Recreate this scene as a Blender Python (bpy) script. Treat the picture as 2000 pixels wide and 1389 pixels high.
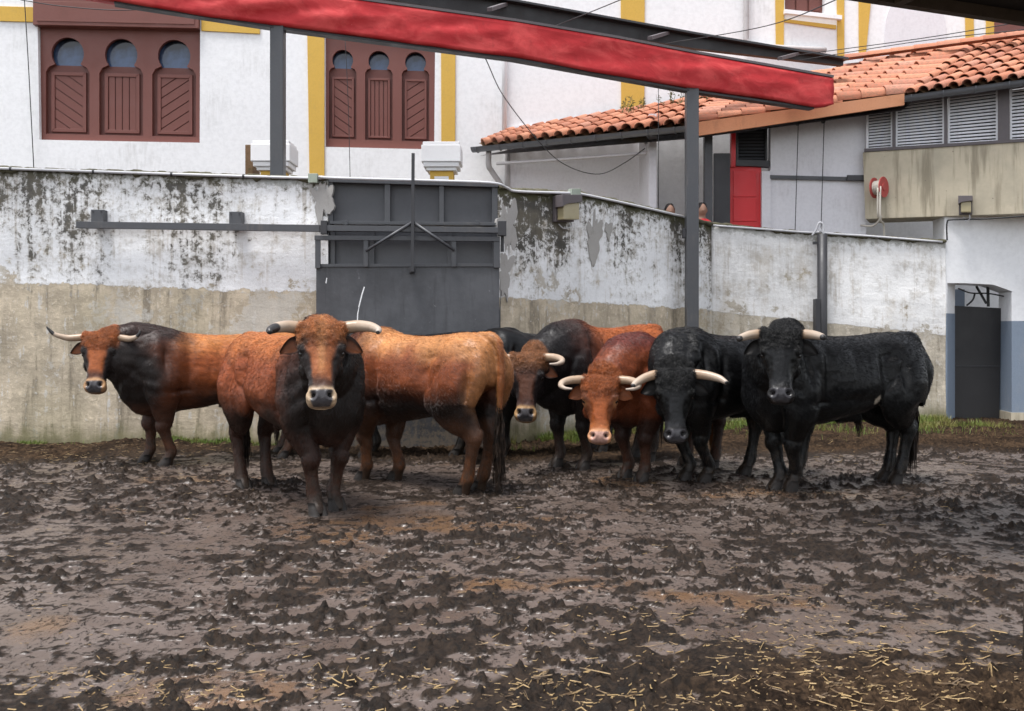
import bpy, bmesh, math, random
import numpy as np
from mathutils import Vector, Matrix
random.seed(7)
RNG = np.random.default_rng(11)
scene = bpy.context.scene
for o in list(bpy.data.objects):
    bpy.data.objects.remove(o)
COL = scene.collection
R = math.radians

# ------------------------------------------------------------------ camera
FPX, CX, HY, EYE = 1900.0, 1000.0, 640.0, 1.45      # focal length and horizon of the 2000 px photograph
cam_d = bpy.data.cameras.new('camera'); cam = bpy.data.objects.new('camera', cam_d); COL.objects.link(cam)
cam.location = (0, 0, EYE); cam.rotation_euler = (R(90), 0, 0)
cam_d.sensor_width = 36.0; cam_d.lens = FPX / 2000 * 36.0
cam_d.shift_y = -(694.5 - HY) / 2000.0
cam_d.clip_end = 3000
cam_d.dof.use_dof = True; cam_d.dof.focus_distance = 8.4; cam_d.dof.aperture_fstop = 7.0
scene.camera = cam
# ------------------------------------------------------------------ sky, sun, exposure (overcast)
SUN_EL, SUN_AZ = R(74), R(230)
w = bpy.data.worlds.new('World'); scene.world = w; w.use_nodes = True
nt = w.node_tree; nt.nodes.clear()
sky = nt.nodes.new('ShaderNodeTexSky'); sky.sky_type = 'NISHITA'; sky.sun_disc = False
sky.sun_elevation = SUN_EL; sky.sun_rotation = SUN_AZ; sky.air_density = 1.0; sky.dust_density = 1.0; sky.ozone_density = 1.0
hs = nt.nodes.new('ShaderNodeHueSaturation'); hs.inputs['Saturation'].default_value = 0.25
bg = nt.nodes.new('ShaderNodeBackground'); bg.inputs['Strength'].default_value = 0.088
wo = nt.nodes.new('ShaderNodeOutputWorld')
nt.links.new(sky.outputs[0], hs.inputs['Color']); nt.links.new(hs.outputs[0], bg.inputs[0]); nt.links.new(bg.outputs[0], wo.inputs[0])
sun_d = bpy.data.lights.new('sun', 'SUN'); sun_d.energy = 1.5; sun_d.angle = R(18); sun_d.color = (1.0, 0.975, 0.95)
sun = bpy.data.objects.new('sun', sun_d); COL.objects.link(sun)
# the sun stands behind and above the camera, a little to its left
sdir = Vector((math.sin(SUN_AZ) * math.cos(SUN_EL), math.cos(SUN_AZ) * math.cos(SUN_EL), math.sin(SUN_EL)))
sun.rotation_euler = sdir.to_track_quat('Z', 'Y').to_euler(); sun.location = (0, 0, 30)
vs = scene.view_settings
vs.view_transform = 'Standard'; vs.look = 'None'; vs.exposure = 1.85; vs.gamma = 1.0; vs.use_curve_mapping = False

# ------------------------------------------------------------------ helpers
def pt(px, py, Y):
    return Vector(((px - CX) / FPX * Y, Y, EYE + (HY - py) / FPX * Y))
def gnd(px, py):
    Y = FPX * EYE / (py - HY)
    return Vector(((px - CX) / FPX * Y, Y, 0))
class Plane:
    """vertical plane through two plan points; n points to the camera"""
    def __init__(s, a, b):
        s.a = Vector((a[0], a[1])); s.b = Vector((b[0], b[1]))
        t = (s.b - s.a).normalized(); s.t = Vector((t.x, t.y, 0)); s.n = Vector((t.y, -t.x, 0))
    @classmethod
    def px(c, x0, Y0, x1, Y1):
        return c(((x0 - CX) / FPX * Y0, Y0), ((x1 - CX) / FPX * Y1, Y1))
    def Y(s, px):
        k = (px - CX) / FPX
        d = s.b - s.a
        u = (k * s.a.y - s.a.x) / (d.x - k * d.y)
        return s.a.y + u * d.y
    def p(s, px, py, off=0.0):
        return pt(px, py, s.Y(px)) + s.n * off
W = {}
def tag(o, label=None, cat=None, group=None, kind=None):
    if label: o['label'] = label
    if cat: o['category'] = cat
    if group: o['group'] = group
    if kind: o['kind'] = kind
    return o
def empty(name, loc, label=None, cat=None, group=None, parent=None, kind=None):
    o = bpy.data.objects.new(name, None); COL.objects.link(o); o.empty_display_size = .1
    loc = Vector(loc)
    if parent: o.parent = parent; o.location = loc - W[parent.name]
    else: o.location = loc
    W[o.name] = loc
    return tag(o, label, cat, group, kind)
def mk(name, verts, faces, mat, parent=None, smooth=False, attrs=None, origin=None):
    vv = np.array([tuple(v) for v in verts], dtype=float).reshape(-1, 3)
    if origin is None:
        lo, hi = vv.min(0), vv.max(0); origin = Vector(((lo[0]+hi[0])/2, (lo[1]+hi[1])/2, lo[2]))
    me = bpy.data.meshes.new(name)
    me.from_pydata([tuple(v) for v in (vv - np.array(origin))], [], [tuple(f) for f in faces])
    if mat: me.materials.append(mat)
    if smooth: me.polygons.foreach_set('use_smooth', [True] * len(me.polygons))
    if attrs:
        for k, a in attrs.items():
            at = me.attributes.new(k, 'FLOAT', 'POINT'); at.data.foreach_set('value', np.asarray(a, dtype=np.float32))
    me.update()
    o = bpy.data.objects.new(name, me); COL.objects.link(o)
    if parent: o.parent = parent; o.location = Vector(origin) - W[parent.name]
    else: o.location = origin
    W[o.name] = Vector(origin)
    return o
class MB:
    """collects shapes in world space, then becomes one mesh object"""
    def __init__(s): s.v = []; s.f = []
    def add(s, v, f):
        n = len(s.v); s.v += [Vector(p) for p in v]; s.f += [tuple(i + n for i in q) for q in f]; return s
    def hexa(s, c):                                     # 4 bottom, 4 top corners
        return s.add(c, [(3,2,1,0),(4,5,6,7),(0,1,5,4),(1,2,6,5),(2,3,7,6),(3,0,4,7)])
    def box(s, lo, hi):
        (a,b,c),(d,e,f) = lo, hi
        return s.hexa([(a,b,c),(d,b,c),(d,e,c),(a,e,c),(a,b,f),(d,b,f),(d,e,f),(a,e,f)])
    def prism(s, pts, off):                             # polygon extruded by a vector
        n = len(pts); off = Vector(off); pts = [Vector(p) for p in pts]
        return s.add(pts + [p + off for p in pts], [tuple(range(n))[::-1], tuple(range(n, 2*n))] + [(i, (i+1) % n, n+(i+1) % n, n+i) for i in range(n)])
    def pprism(s, pl, pix, d0, d1):                     # pixel outline on a plane, from depth d0 to d1 towards the camera
        pts = [pl.p(x, y, d0) for x, y in pix]
        return s.prism(pts, pl.n * (d1 - d0))
    def rect(s, pl, x0, y0, x1, y1, d0, d1, s0=0.0):    # s0: slope of its horizontal edges
        dx = (x1 - x0) * s0
        return s.pprism(pl, [(x0, y0), (x1, y0 + dx), (x1, y1 + dx), (x0, y1)], d0, d1)
    def tube(s, pts, rad, n=8, caps=True):
        pts = [Vector(p) for p in pts]; m = len(pts)
        rad = rad if hasattr(rad, '__len__') else [rad] * m
        up = None; vs_ = []
        for i, p in enumerate(pts):
            t = (pts[min(i+1, m-1)] - pts[max(i-1, 0)]).normalized()
            if up is None: up = Vector((0,0,1)) if abs(t.z) < .9 else Vector((1,0,0))
            a = t.cross(up).normalized(); b = a.cross(t).normalized(); up = b
            vs_ += [p + (a*math.cos(2*math.pi*k/n) + b*math.sin(2*math.pi*k/n)) * rad[i] for k in range(n)]
        fs = [(i*n+k, i*n+(k+1) % n, (i+1)*n+(k+1) % n, (i+1)*n+k) for i in range(m-1) for k in range(n)]
        if caps: fs += [tuple(range(n))[::-1], tuple(range((m-1)*n, m*n))]
        return s.add(vs_, fs)
    def bar(s, a, b, wd, hg, up=(0,0,1)):
        a, b = Vector(a), Vector(b); t = (b-a).normalized(); u = Vector(up)
        x = t.cross(u).normalized() * wd/2; y = x.cross(t).normalized() * hg/2
        return s.hexa([a-x-y, a+x-y, b+x-y, b-x-y, a-x+y, a+x+y, b+x+y, b-x+y])
    def build(s, name, mat, parent=None, smooth=False, bevel=0):
        o = mk(name, s.v, s.f, mat, parent, smooth)
        bm = bmesh.new(); bm.from_mesh(o.data); bmesh.ops.recalc_face_normals(bm, faces=bm.faces)
        if bevel: bmesh.ops.bevel(bm, geom=bm.edges[:], offset=bevel, segments=2, profile=.6, affect='EDGES', clamp_overlap=True)
        bm.to_mesh(o.data); bm.free()
        return o
def spline(P, n):
    P = [Vector(p) for p in P]; Q = [P[0]*2-P[1]] + P + [P[-1]*2-P[-2]]; out = []
    m = len(P) - 1
    for i in range(m * n + 1):
        u = i / n; k = min(int(u), m-1); t = u - k
        a, b, c, d = Q[k:k+4]
        out.append(.5*((2*b) + (c-a)*t + (2*a-5*b+4*c-d)*t*t + (3*b-a-3*c+d)*t**3))
    return out
# ---- lattice noise in numpy
_perm = RNG.permutation(512).astype(np.int32); _perm = np.concatenate([_perm, _perm, _perm])
_val = (RNG.random(512) * 2 - 1).astype(np.float32)
def vnoise(*c):
    c = [np.asarray(a, dtype=np.float32) for a in c]
    fl = [np.floor(a) for a in c]; i = [a.astype(np.int32) & 511 for a in fl]; f = [a - b for a, b in zip(c, fl)]
    f = [t*t*(3-2*t) for t in f]
    if len(c) == 2:
        h0 = _perm[i[0]]; h1 = _perm[i[0]+1]; j0 = i[1]; j1 = i[1]+1
        a0 = _val[_perm[j0+h0]]; a1 = _val[_perm[j0+h1]]; b0 = _val[_perm[j1+h0]]; b1 = _val[_perm[j1+h1]]
        x0 = a0+(a1-a0)*f[0]; x1 = b0+(b1-b0)*f[0]; return x0+(x1-x0)*f[1]
    out = 0
    for m in range(2 ** len(c)):
        h = 0; wgt = 1
        for k in range(len(c)):
            b = (m >> k) & 1
            h = _perm[i[k] + b + h]; wgt = wgt * (f[k] if b else 1 - f[k])
        out = out + wgt * _val[h & 511]
    return out
def fbm(*c, o=4, g=.5, l=2.03):
    s, a = 0, 1.0
    for k in range(o):
        s = s + a * vnoise(*[x * l**k + 17.3*k for x in c]); a *= g
    return s
def sstep(a, b, x):
    t = np.clip((np.asarray(x, dtype=float) - a) / (b - a), 0, 1); return t*t*(3-2*t)

# ------------------------------------------------------------------ materials
class M:
    def __init__(s, name):
        s.m = bpy.data.materials.new(name); s.m.use_nodes = True; s.t = s.m.node_tree
        s.b = s.t.nodes['Principled BSDF']; s._tc = None
    def n(s, typ, **k):
        nd = s.t.nodes.new('ShaderNode' + typ)
        for a, v in k.items():
            setattr(nd, a, v)
        return nd
    def put(s, inp, v):
        if isinstance(v, bpy.types.NodeSocket): s.t.links.new(v, inp)
        elif v is not None: inp.default_value = (tuple(v) + (1,))[:4] if hasattr(v, '__len__') and inp.type == 'RGBA' else v
    def coord(s, which='Object'):
        if s._tc is None: s._tc = s.n('TexCoord')
        return s._tc.outputs[which]
    def mapping(s, v, scale=(1,1,1), rot=(0,0,0), loc=(0,0,0)):
        m = s.n('Mapping'); s.put(m.inputs['Vector'], v)
        m.inputs['Scale'].default_value = scale; m.inputs['Rotation'].default_value = rot; m.inputs['Location'].default_value = loc
        return m.outputs[0]
    def noise(s, vec=None, scale=5, detail=4, rough=.55, dist=0, out='Fac'):
        nd = s.n('TexNoise'); s.put(nd.inputs['Vector'], vec if vec is not None else s.coord())
        nd.inputs['Scale'].default_value = scale; nd.inputs['Detail'].default_value = detail
        nd.inputs['Roughness'].default_value = rough; nd.inputs['Distortion'].default_value = dist
        return nd.outputs[out]
    def vor(s, vec=None, scale=5, feature='F1', out='Distance'):
        nd = s.n('TexVoronoi', feature=feature); s.put(nd.inputs['Vector'], vec if vec is not None else s.coord()); nd.inputs['Scale'].default_value = scale
        return nd.outputs[out]
    def ramp(s, x, stops):
        nd = s.n('ValToRGB'); s.put(nd.inputs[0], x); e = nd.color_ramp.elements
        while len(e) < len(stops): e.new(.5)
        for k, (p, c) in enumerate(stops):
            e[k].position = p; e[k].color = (c, c, c, 1) if not hasattr(c, '__len__') else (tuple(c) + (1,))[:4]
        return nd.outputs[0]
    def rng(s, x, a, b, c=0., d=1.):
        nd = s.n('MapRange'); nd.interpolation_type = 'SMOOTHSTEP' if (c, d) == (0., 1.) else 'LINEAR'
        for k, v in zip((0, 1, 2, 3, 4), (x, a, b, c, d)): s.put(nd.inputs[k], v)
        return nd.outputs[0]
    def mix(s, f, a, b, mode='MIX'):
        nd = s.n('Mix', data_type='RGBA', blend_type=mode)
        s.put(nd.inputs[0], f); s.put(nd.inputs[6], a); s.put(nd.inputs[7], b); return nd.outputs[2]
    def math(s, op, a, b=None, c=None):
        nd = s.n('Math', operation=op); s.put(nd.inputs[0], a); s.put(nd.inputs[1], b)
        if c is not None: s.put(nd.inputs[2], c)
        return nd.outputs[0]
    def attr(s, name, out='Fac'):
        nd = s.n('Attribute', attribute_name=name); return nd.outputs[out]
    def bump(s, h, strength=.3, dist=.01, normal=None):
        nd = s.n('Bump'); s.put(nd.inputs['Height'], h); nd.inputs['Strength'].default_value = strength; nd.inputs['Distance'].default_value = dist
        if normal is not None: s.put(nd.inputs['Normal'], normal)
        return nd.outputs[0]
    def out(s, color=None, rough=None, normal=None, spec=None, metal=None, **k):
        s.put(s.b.inputs['Base Color'], color); s.put(s.b.inputs['Roughness'], rough); s.put(s.b.inputs['Normal'], normal)
        s.put(s.b.inputs['Specular IOR Level'], spec); s.put(s.b.inputs['Metallic'], metal)
        for a, v in k.items(): s.put(s.b.inputs[a.replace('_', ' ')], v)
        return s.m
def paint(name, c, rough=.5, wear=.25, dirt=(.10,.085,.07), sc=3.0, bump=.15, metal=0.0):
    m = M(name); g = m.coord()
    n1 = m.noise(g, sc, 6, .62); n2 = m.noise(m.mapping(g, (14, 14, 2.2)), 1.6, 5, .6); n3 = m.noise(g, sc*16, 3, .6)
    k = m.math('MULTIPLY', m.rng(n1, .48, .78), m.rng(n2, .35, .7))
    col = m.mix(m.math('MULTIPLY', k, wear*2), c, dirt)
    col = m.mix(m.math('MULTIPLY', m.rng(n3, .35, .7), wear*.45), col, tuple(x*.55 for x in c))
    rr = m.rng(n1, .3, .75, rough-.1, rough+.18)
    return m.out(col, rr, m.bump(m.math('ADD', n3, m.math('MULTIPLY', n1, 2.)), bump, .004), metal=metal)
MAT = {}
MAT['steel'] = paint('grey_painted_steel', (.058,.060,.067), .42, .38, (.15,.13,.115), 2.2, .3)
MAT['steel_dark'] = paint('dark_painted_steel', (.028,.028,.032), .5, .2, (.09,.085,.08), 2.5)
MAT['steel_inner'] = paint('grey_steel_sheet', (.070,.072,.080), .55, .3, (.03,.03,.032), 1.6)
MAT['black'] = paint('black_paint', (.016,.015,.016), .55, .2, (.05,.045,.04), 3)
MAT['white'] = paint('white_plaster', (.80,.80,.81), .8, .34, (.50,.49,.47), .9, .5)
MAT['white_trim'] = paint('white_trim', (.80,.80,.81), .7, .12, (.45,.44,.42), 4, .3)
MAT['yellow'] = paint('ochre_paint', (.60,.37,.065), .75, .3, (.42,.30,.12), 2.5, .3)
MAT['brown'] = paint('brown_window_paint', (.160,.050,.037), .5, .28, (.13,.055,.045), 3)
MAT['brown_dk'] = paint('brown_recess_paint', (.13,.042,.032), .55, .2, (.10,.04,.035), 3)
MAT['red'] = paint('red_door_paint', (.62,.010,.016), .42, .12, (.25,.02,.02), 3)
MAT['zinc'] = paint('zinc_gutter', (.17,.18,.20), .45, .3, (.08,.08,.08), 4, metal=.35)
MAT['pvc'] = paint('pale_pipe', (.42,.40,.40), .5, .3, (.22,.2,.18), 6)
MAT['conduit'] = paint('pale_conduit', (.50,.50,.52), .42, .3, (.2,.19,.17), 8)
MAT['louvre'] = paint('pale_louvre_slat', (.80,.80,.83), .55, .25, (.22,.21,.21), 5)
MAT['wood'] = paint('wood_fascia', (.50,.22,.11), .7, .35, (.25,.12,.07), 3)
MAT['shade_wall'] = paint('shaded_white_wall', (.70,.69,.72), .8, .3, (.34,.32,.33), 1.4, .3)  # white plaster greyed in its colour for the shade under the tiled roof
MAT['painted_shade'] = paint('painted_shade_wall', (.03,.028,.032), .8, .3, (.05,.045,.05), 1.5)  # near-black colour stands in for the deep shade below the eave
MAT['blue'] = paint('blue_grey_dado', (.20,.245,.31), .7, .35, (.30,.31,.33), 3, .4)
MAT['cable'] = paint('cable', (.018,.018,.02), .6, .1)
MAT['hose'] = paint('pale_hose', (.52,.48,.42), .6, .25, (.3,.26,.2), 9)
MAT['reel'] = paint('faded_red_reel', (.42,.06,.055), .5, .3, (.3,.16,.14), 6)
MAT['lamp_box'] = paint('lamp_housing', (.10,.085,.09), .6, .3, (.2,.17,.15), 9)
MAT['diffuser'] = paint('yellowed_diffuser', (.34,.29,.17), .35, .35, (.2,.17,.1), 9)
MAT['green_box'] = paint('grey_green_box', (.30,.34,.28), .6, .4, (.12,.13,.08), 14)
MAT['old_wood'] = paint('old_wood', (.085,.06,.04), .85, .5, (.03,.022,.016), 6, .5)
MAT['roof_under'] = paint('dark_roof_boards', (.020,.016,.014), .8, .3, (.04,.03,.025), 2)
def m_glass():
    m = M('blue_window_glass'); n = m.noise(m.coord(), 3.5, 4)
    z = m.n('SeparateXYZ'); m.put(z.inputs[0], m.coord('Generated'))
    c = m.mix(m.rng(m.math('ADD', n, m.math('MULTIPLY', z.outputs[2], -.5)), .0, .5), (.012,.014,.02), (.07,.11,.2))
    return m.out(c, .12, spec=.5)
MAT['glass'] = m_glass()
def m_canvas():
    m = M('red_canvas'); g = m.coord()
    n = m.noise(m.mapping(g, (1.0, 1.0, 1.6), (0, R(25), 0)), 2.0, 5, .6, .6); n2 = m.noise(g, 9, 4, .6); n3 = m.noise(g, 40, 3)
    c = m.mix(m.rng(n, .42, .68), (.42,.020,.024), (.56,.060,.058)); c = m.mix(m.math('MULTIPLY', m.rng(n2, .55, .8), .5), c, (.24,.015,.018))
    c = m.mix(m.math('MULTIPLY', m.rng(n3, .72, .8), .6), c, (.6,.35,.33))
    return m.out(c, .62, m.bump(n, .3, .04, m.bump(n2, .2, .008)), spec=.3)
MAT['canvas'] = m_canvas()
def m_tile():
    m = M('terracotta'); g = m.coord(); oi = m.n('ObjectInfo')
    r = m.ramp(oi.outputs['Random'], [(0, (.30,.095,.05)), (.3, (.43,.15,.08)), (.55, (.50,.21,.12)), (.8, (.36,.13,.08)), (1, (.46,.22,.15))])
    n = m.noise(g, 9, 5, .65); n2 = m.noise(g, 40, 3)
    c = m.mix(m.math('MULTIPLY', m.rng(n, .42, .7), .7), r, (.16,.105,.065)); c = m.mix(m.math('MULTIPLY', m.rng(n2, .55, .75), .3), c, (.30,.2,.13))
    return m.out(c, .8, m.bump(n2, .3, .005))
MAT['tile'] = m_tile()
MAT['tile_bed'] = paint('mossy_mortar', (.16,.095,.05), .9, .8, (.07,.065,.03), 12, .6)
def m_concrete():
    m = M('stained_concrete'); g = m.coord()
    n = m.noise(g, 1.6, 6, .65); st = m.noise(m.mapping(g, (5, 5, .45)), 1.5, 5, .6); f = m.noise(g, 22, 4, .6); v = m.vor(g, 9)
    c = m.mix(m.rng(n, .35, .7), (.52,.455,.34), (.40,.355,.27)); c = m.mix(m.math('MULTIPLY', m.rng(st, .46, .66), .85), c, (.24,.205,.145))
    c = m.mix(m.math('MULTIPLY', m.rng(v, .10, .05), m.rng(f, .4, .6)), c, (.14,.12,.1))
    return m.out(c, .85, m.bump(f, .3, .006))
MAT['concrete'] = m_concrete()
def m_gate():
    m = M('scuffed_gate_sheet'); g = m.coord(); n = m.noise(g, 1.3, 6, .65); st = m.noise(m.mapping(g, (9, 9, .8)), 1.2, 6, .65, .3); f = m.noise(g, 14, 7, .78); sc = m.noise(m.mapping(g, (30, 30, 2.5), (0, R(20), 0)), 1.0, 4, .6)
    c = m.mix(m.rng(n, .38, .64), (.048,.049,.055), (.080,.082,.090)); c = m.mix(m.math('MULTIPLY', m.rng(st, .52, .70), .55), c, (.030,.030,.033))
    c = m.mix(m.math('MULTIPLY', m.rng(f, .63, .70), .55), c, (.24,.24,.25)); c = m.mix(m.math('MULTIPLY', m.rng(sc, .68, .74), .5), c, (.19,.19,.20))
    z = m.n('SeparateXYZ'); m.put(z.inputs[0], g)
    k = m.rng(m.math('ADD', m.rng(z.outputs[2], .0, 1.3, 1., 0.), m.math('MULTIPLY', m.math('SUBTRACT', f, .5), 2.4)), .62, 1.0); c = m.mix(m.math('MULTIPLY', k, .8), c, (.17,.135,.10))
    return m.out(c, m.rng(n, .3, .7, .36, .6), m.bump(n, .4, .03))
MAT['gate_sheet'] = m_gate()
def m_wall(name, mold=1.0, tan=(.54,.455,.34), white=(.84,.84,.85), line_noise=.05, ochre=.0, green=.5, reachd=1.4):
    """old lime paint over concrete: attributes s (along), wh (height above the paint line), dt (depth below the top), hg (height above ground)"""
    m = M(name); sx = m.attr('s'); wh = m.attr('wh'); dt = m.attr('dt'); hg = m.attr('hg')
    cv = m.n('CombineXYZ'); m.put(cv.inputs[0], sx); m.put(cv.inputs[1], wh); p = cv.outputs[0]
    A = lambda x, y: m.math('ADD', x, y)
    X = lambda x, y: m.math('MULTIPLY', x, y)
    C = lambda x, k: m.math('MULTIPLY', m.math('SUBTRACT', x, .5), k)
    big = m.noise(p, .8, 4, .6); mid = m.noise(m.mapping(p, loc=(5, 2, 0)), 3.2, 6, .68); speck = m.noise(p, 10, 9, .80, .3); grit = m.noise(p, 60, 4, .7)
    zone = m.noise(m.mapping(p, (.75, .28, 1), loc=(9, 4, 0)), 1.0, 3, .5)
    drip = m.noise(m.mapping(p, (4.2, .45, 1)), 1.0, 7, .68, .3); drip2 = m.noise(m.mapping(p, (14, .8, 1), loc=(3, 1, 0)), 1.0, 6, .66, .2)
    course = m.noise(m.mapping(p, (.5, 7, 1)), 1.0, 3, .5)
    # paint
    wc = m.mix(m.rng(big, .35, .68), white, tuple(x*.84 for x in white))
    wc = m.mix(X(m.rng(A(mid, C(speck, .8)), .46, .70), .7), wc, (.53,.51,.48))
    wc = m.mix(X(m.rng(A(drip2, C(mid, .6)), .52, .70), .45), wc, (.42,.36,.29))
    # bare concrete
    tc = m.mix(m.rng(mid, .36, .62), tan, tuple(x*.70 for x in tan)); tc = m.mix(X(m.rng(speck, .50, .64), .7), tc, tuple(min(1, x*1.5) for x in tan))
    tc = m.mix(X(m.rng(A(drip, C(speck, .5)), .50, .64), .8), tc, (.175,.145,.105)); tc = m.mix(X(m.rng(A(drip2, C(speck, 1.1)), .60, .68), .85), tc, (.58,.56,.53))
    tc = m.mix(X(m.rng(A(big, C(speck, .7)), .56, .62), .75), tc, (.50,.47,.42))
    tc = m.mix(X(m.rng(grit, .60, .70), .65), tc, (.10,.08,.06)); tc = m.mix(X(m.rng(zone, .52, .72), .4), tc, (.30,.265,.16))
    edge = A(wh, A(C(mid, line_noise*2.0), A(C(drip, line_noise*2.2), C(speck, line_noise*1.2))))
    isw = m.rng(edge, -.006, .006)
    pv = A(A(X(mid, .5), X(big, .5)), A(C(speck, .25), m.rng(wh, .0, .5, .05, 0.)))
    isw = X(isw, m.math('SUBTRACT', 1.0, X(m.rng(pv, .60, .615), .9)))
    c = m.mix(isw, tc, wc)
    # black mould: thick under the coping, running down in streaks, broken into specks
    reach = m.rng(dt, .0, reachd, 1., 0.)
    k = A(A(C(speck, 1.55), C(zone, 1.15)), A(C(drip, .75), A(C(drip2, .45), X(reach, .27))))
    k = X(A(k, 0.0), 1.0)
    mo = X(m.rng(k, .20, .30), mold); gy = X(m.rng(k, .02, .27), .58*mold)
    up = m.rng(wh, -.3, .25)
    c = m.mix(X(gy, up), c, (.29,.265,.225))
    c = m.mix(X(mo, up), c, m.mix(m.rng(mid, .4, .6), (.035,.031,.024), (.10,.087,.064)))
    if ochre:
        oc = X(m.rng(A(A(big, C(drip, .7)), C(speck, .4)), .52, .72), ochre); c = m.mix(oc, c, (.42,.32,.19))
    # moss at the coping and at the foot
    gr = X(m.rng(A(m.rng(dt, .0, .22, 1., 0.), C(speck, 1.6)), .35, .75), green); c = m.mix(gr, c, (.055,.052,.020))
    gr2 = X(m.rng(A(m.rng(hg, .03, .5, 1., 0.), A(C(speck, .9), C(drip, 1.4))), .35, .95), .85); c = m.mix(gr2, c, (.16,.145,.07))
    h = A(A(X(speck, .9), X(mid, .8)), A(X(isw, .18), X(course, .55)))
    return m.out(c, .88, m.bump(h, .6, .022))
MAT['wall_l'] = m_wall('mouldy_lime_wall', .9, line_noise=.075)
MAT['wall_m'] = m_wall('streaked_lime_wall', .95, green=.95, line_noise=.06, reachd=1.2)
MAT['wall_r'] = m_wall('clean_lime_wall', .10, tan=(.52,.46,.37), white=(.84,.83,.82), line_noise=.03, ochre=.28, green=.5)
MAT['moss'] = paint('mossy_coping', (.085,.078,.045), .95, .8, (.035,.032,.022), 14, .9)
# ================================================================== ground
GX = np.sinh(np.linspace(-1, 1, 1080)*1.75)/math.sinh(1.75)*10.5
GY = np.concatenate([np.linspace(1.5, 3.4, 40, endpoint=False), 3.4*np.exp(np.linspace(0, math.log(16.5/3.4), 720))])
XX, YY = np.meshgrid(GX, GY)
def wet_mask(X, Y):
    """1 = trampled slurry in the middle of the yard, 0 = drier earth by the walls and in the corners"""
    m = fbm(X*.35+4, Y*.35, o=3)
    a = 1-sstep(9.6, 11.4, Y+.8*m); b = 1-sstep(5.0, 7.0, np.abs(X+.2)-.35*(Y-6)*(Y > 6)+1.2*m); c = sstep(3.2, 4.6, Y + .9*m - .28*np.maximum(0, X-.4))
    return a*np.clip(b*.7+.3, 0, 1)*c
def height(X, Y):
    big = .020*fbm(X*.7, Y*.7, o=3)
    lum = fbm(X*3.3+9, Y*3.3, o=3); clod = np.maximum(0, fbm(X*7.5, Y*6.0+3, o=4)); fine = fbm(X*26, Y*24, o=3)
    rough = .35+.65*sstep(-.35, .45, fbm(X*.8+20, Y*.8+7, o=3)+.25*(Y < 6.5)-.10)
    h = big*.8 + .008*lum + rough*.0010*fine
    return h
HH = height(XX, YY)
def clods():
    wx = .10*fbm(XX*2.2, YY*2.2+50, o=2); wy = .10*fbm(XX*2.2+70, YY*2.2, o=2)
    n1 = fbm((XX+wx*.6)*9.0+1, (YY+wy*.6)*7.5, o=3); n2 = fbm((XX+wx*.4)*19, (YY+wy*.4)*15+8, o=2); n3 = fbm(XX*30, YY*22+3, o=2)
    reg = .35+.65*sstep(-.5, .35, fbm(XX*.9+40, YY*.9, o=3)+.22*sstep(7.5, 5.0, YY)+.15*sstep(2., 4., np.abs(XX))-.30*np.exp(-((YY-7.7)/1.2)**2)*np.exp(-(XX/3.5)**4))
    a = sstep(.12, .50, n1)*(.35+.65*reg); b_ = sstep(.10, .55, n2)*reg; c_ = sstep(.15, .6, n3)*(.3+.7*reg)
    return a, b_, c_
CA, CB, CC = clods()
CR = np.clip(.55*CA*(.4+.6*CB)+.65*CB+.35*CC, 0, 1)
GR = fbm(XX*34, YY*27+3, o=2)
HH = HH + (.012*CA*(.6+1.0*np.abs(GR)) + .024*CB*(.5+1.0*np.abs(GR)) + .008*CC)*1.0
def stamp():
    """hoof prints: soft-edged pits, the slurry closing over some of them"""
    rr = np.random.default_rng(5)
    for _ in range(2600):
        y = 2.4+11.0*rr.random()**.9; x = rr.uniform(-6.5, 6.5) if y > 6 else rr.uniform(-3.6, 3.6)
        r = rr.uniform(.045, .075); d = rr.uniform(.010, .034); an = rr.uniform(0, 3.14)
        i0, i1 = np.searchsorted(GX, [x-3*r, x+3*r]); j0, j1 = np.searchsorted(GY, [y-3*r, y+3*r])
        if i1 <= i0 or j1 <= j0: continue
        dx = XX[j0:j1, i0:i1]-x; dy = YY[j0:j1, i0:i1]-y; u = dx*math.cos(an)+dy*math.sin(an); v = -dx*math.sin(an)+dy*math.cos(an)
        q = np.sqrt((u/1.3)**2+v**2)/r; s2 = np.exp(-(v/(r*.22))**2)*np.exp(-q**2)*.4
        HH[j0:j1, i0:i1] += d*(-np.exp(-q**3)*(1-s2) + .16*np.exp(-((q-1.4)/.4)**2)*(1+.8*np.sin(2*np.arctan2(v, u)+an)))
        CR[j0:j1, i0:i1] *= 1-.7*np.exp(-q**3)
stamp()
WET = wet_mask(XX, YY)
POOL = sstep(.0, .35, fbm(XX*.9+31, YY*1.3+12, o=4)*.8+.62*np.exp(-((YY-7.7)/.75)**2)*np.exp(-((XX-.1)/2.6)**4)-.34)
LEVEL = .0050 + .003*fbm(XX*1.4+8, YY*1.4, o=2) + .004*POOL - .035*np.clip(1-WET*1.6, 0, 1)     # slurry stands in every low spot
BASE = .020*fbm(XX*.7, YY*.7, o=3)*.8
slurry = LEVEL+BASE*.9
below = sstep(-.0022, .0022, slurry-HH)
H2 = np.maximum(HH, slurry) + .0006*fbm(XX*11, YY*11, o=2)*below
EDGE = sstep(10.6, 11.6, YY)*sstep(-1.4, -3.2, XX)*.09; H2 = H2 + EDGE*(.7+.5*fbm(XX*1.5, YY*1.5, o=3))      # earth heaped along the left wall
def ground_z(x, y):
    i = int(np.clip(np.searchsorted(GX, x), 1, len(GX)-1)); j = int(np.clip(np.searchsorted(GY, y), 1, len(GY)-1)); return float(H2[j, i])
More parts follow.
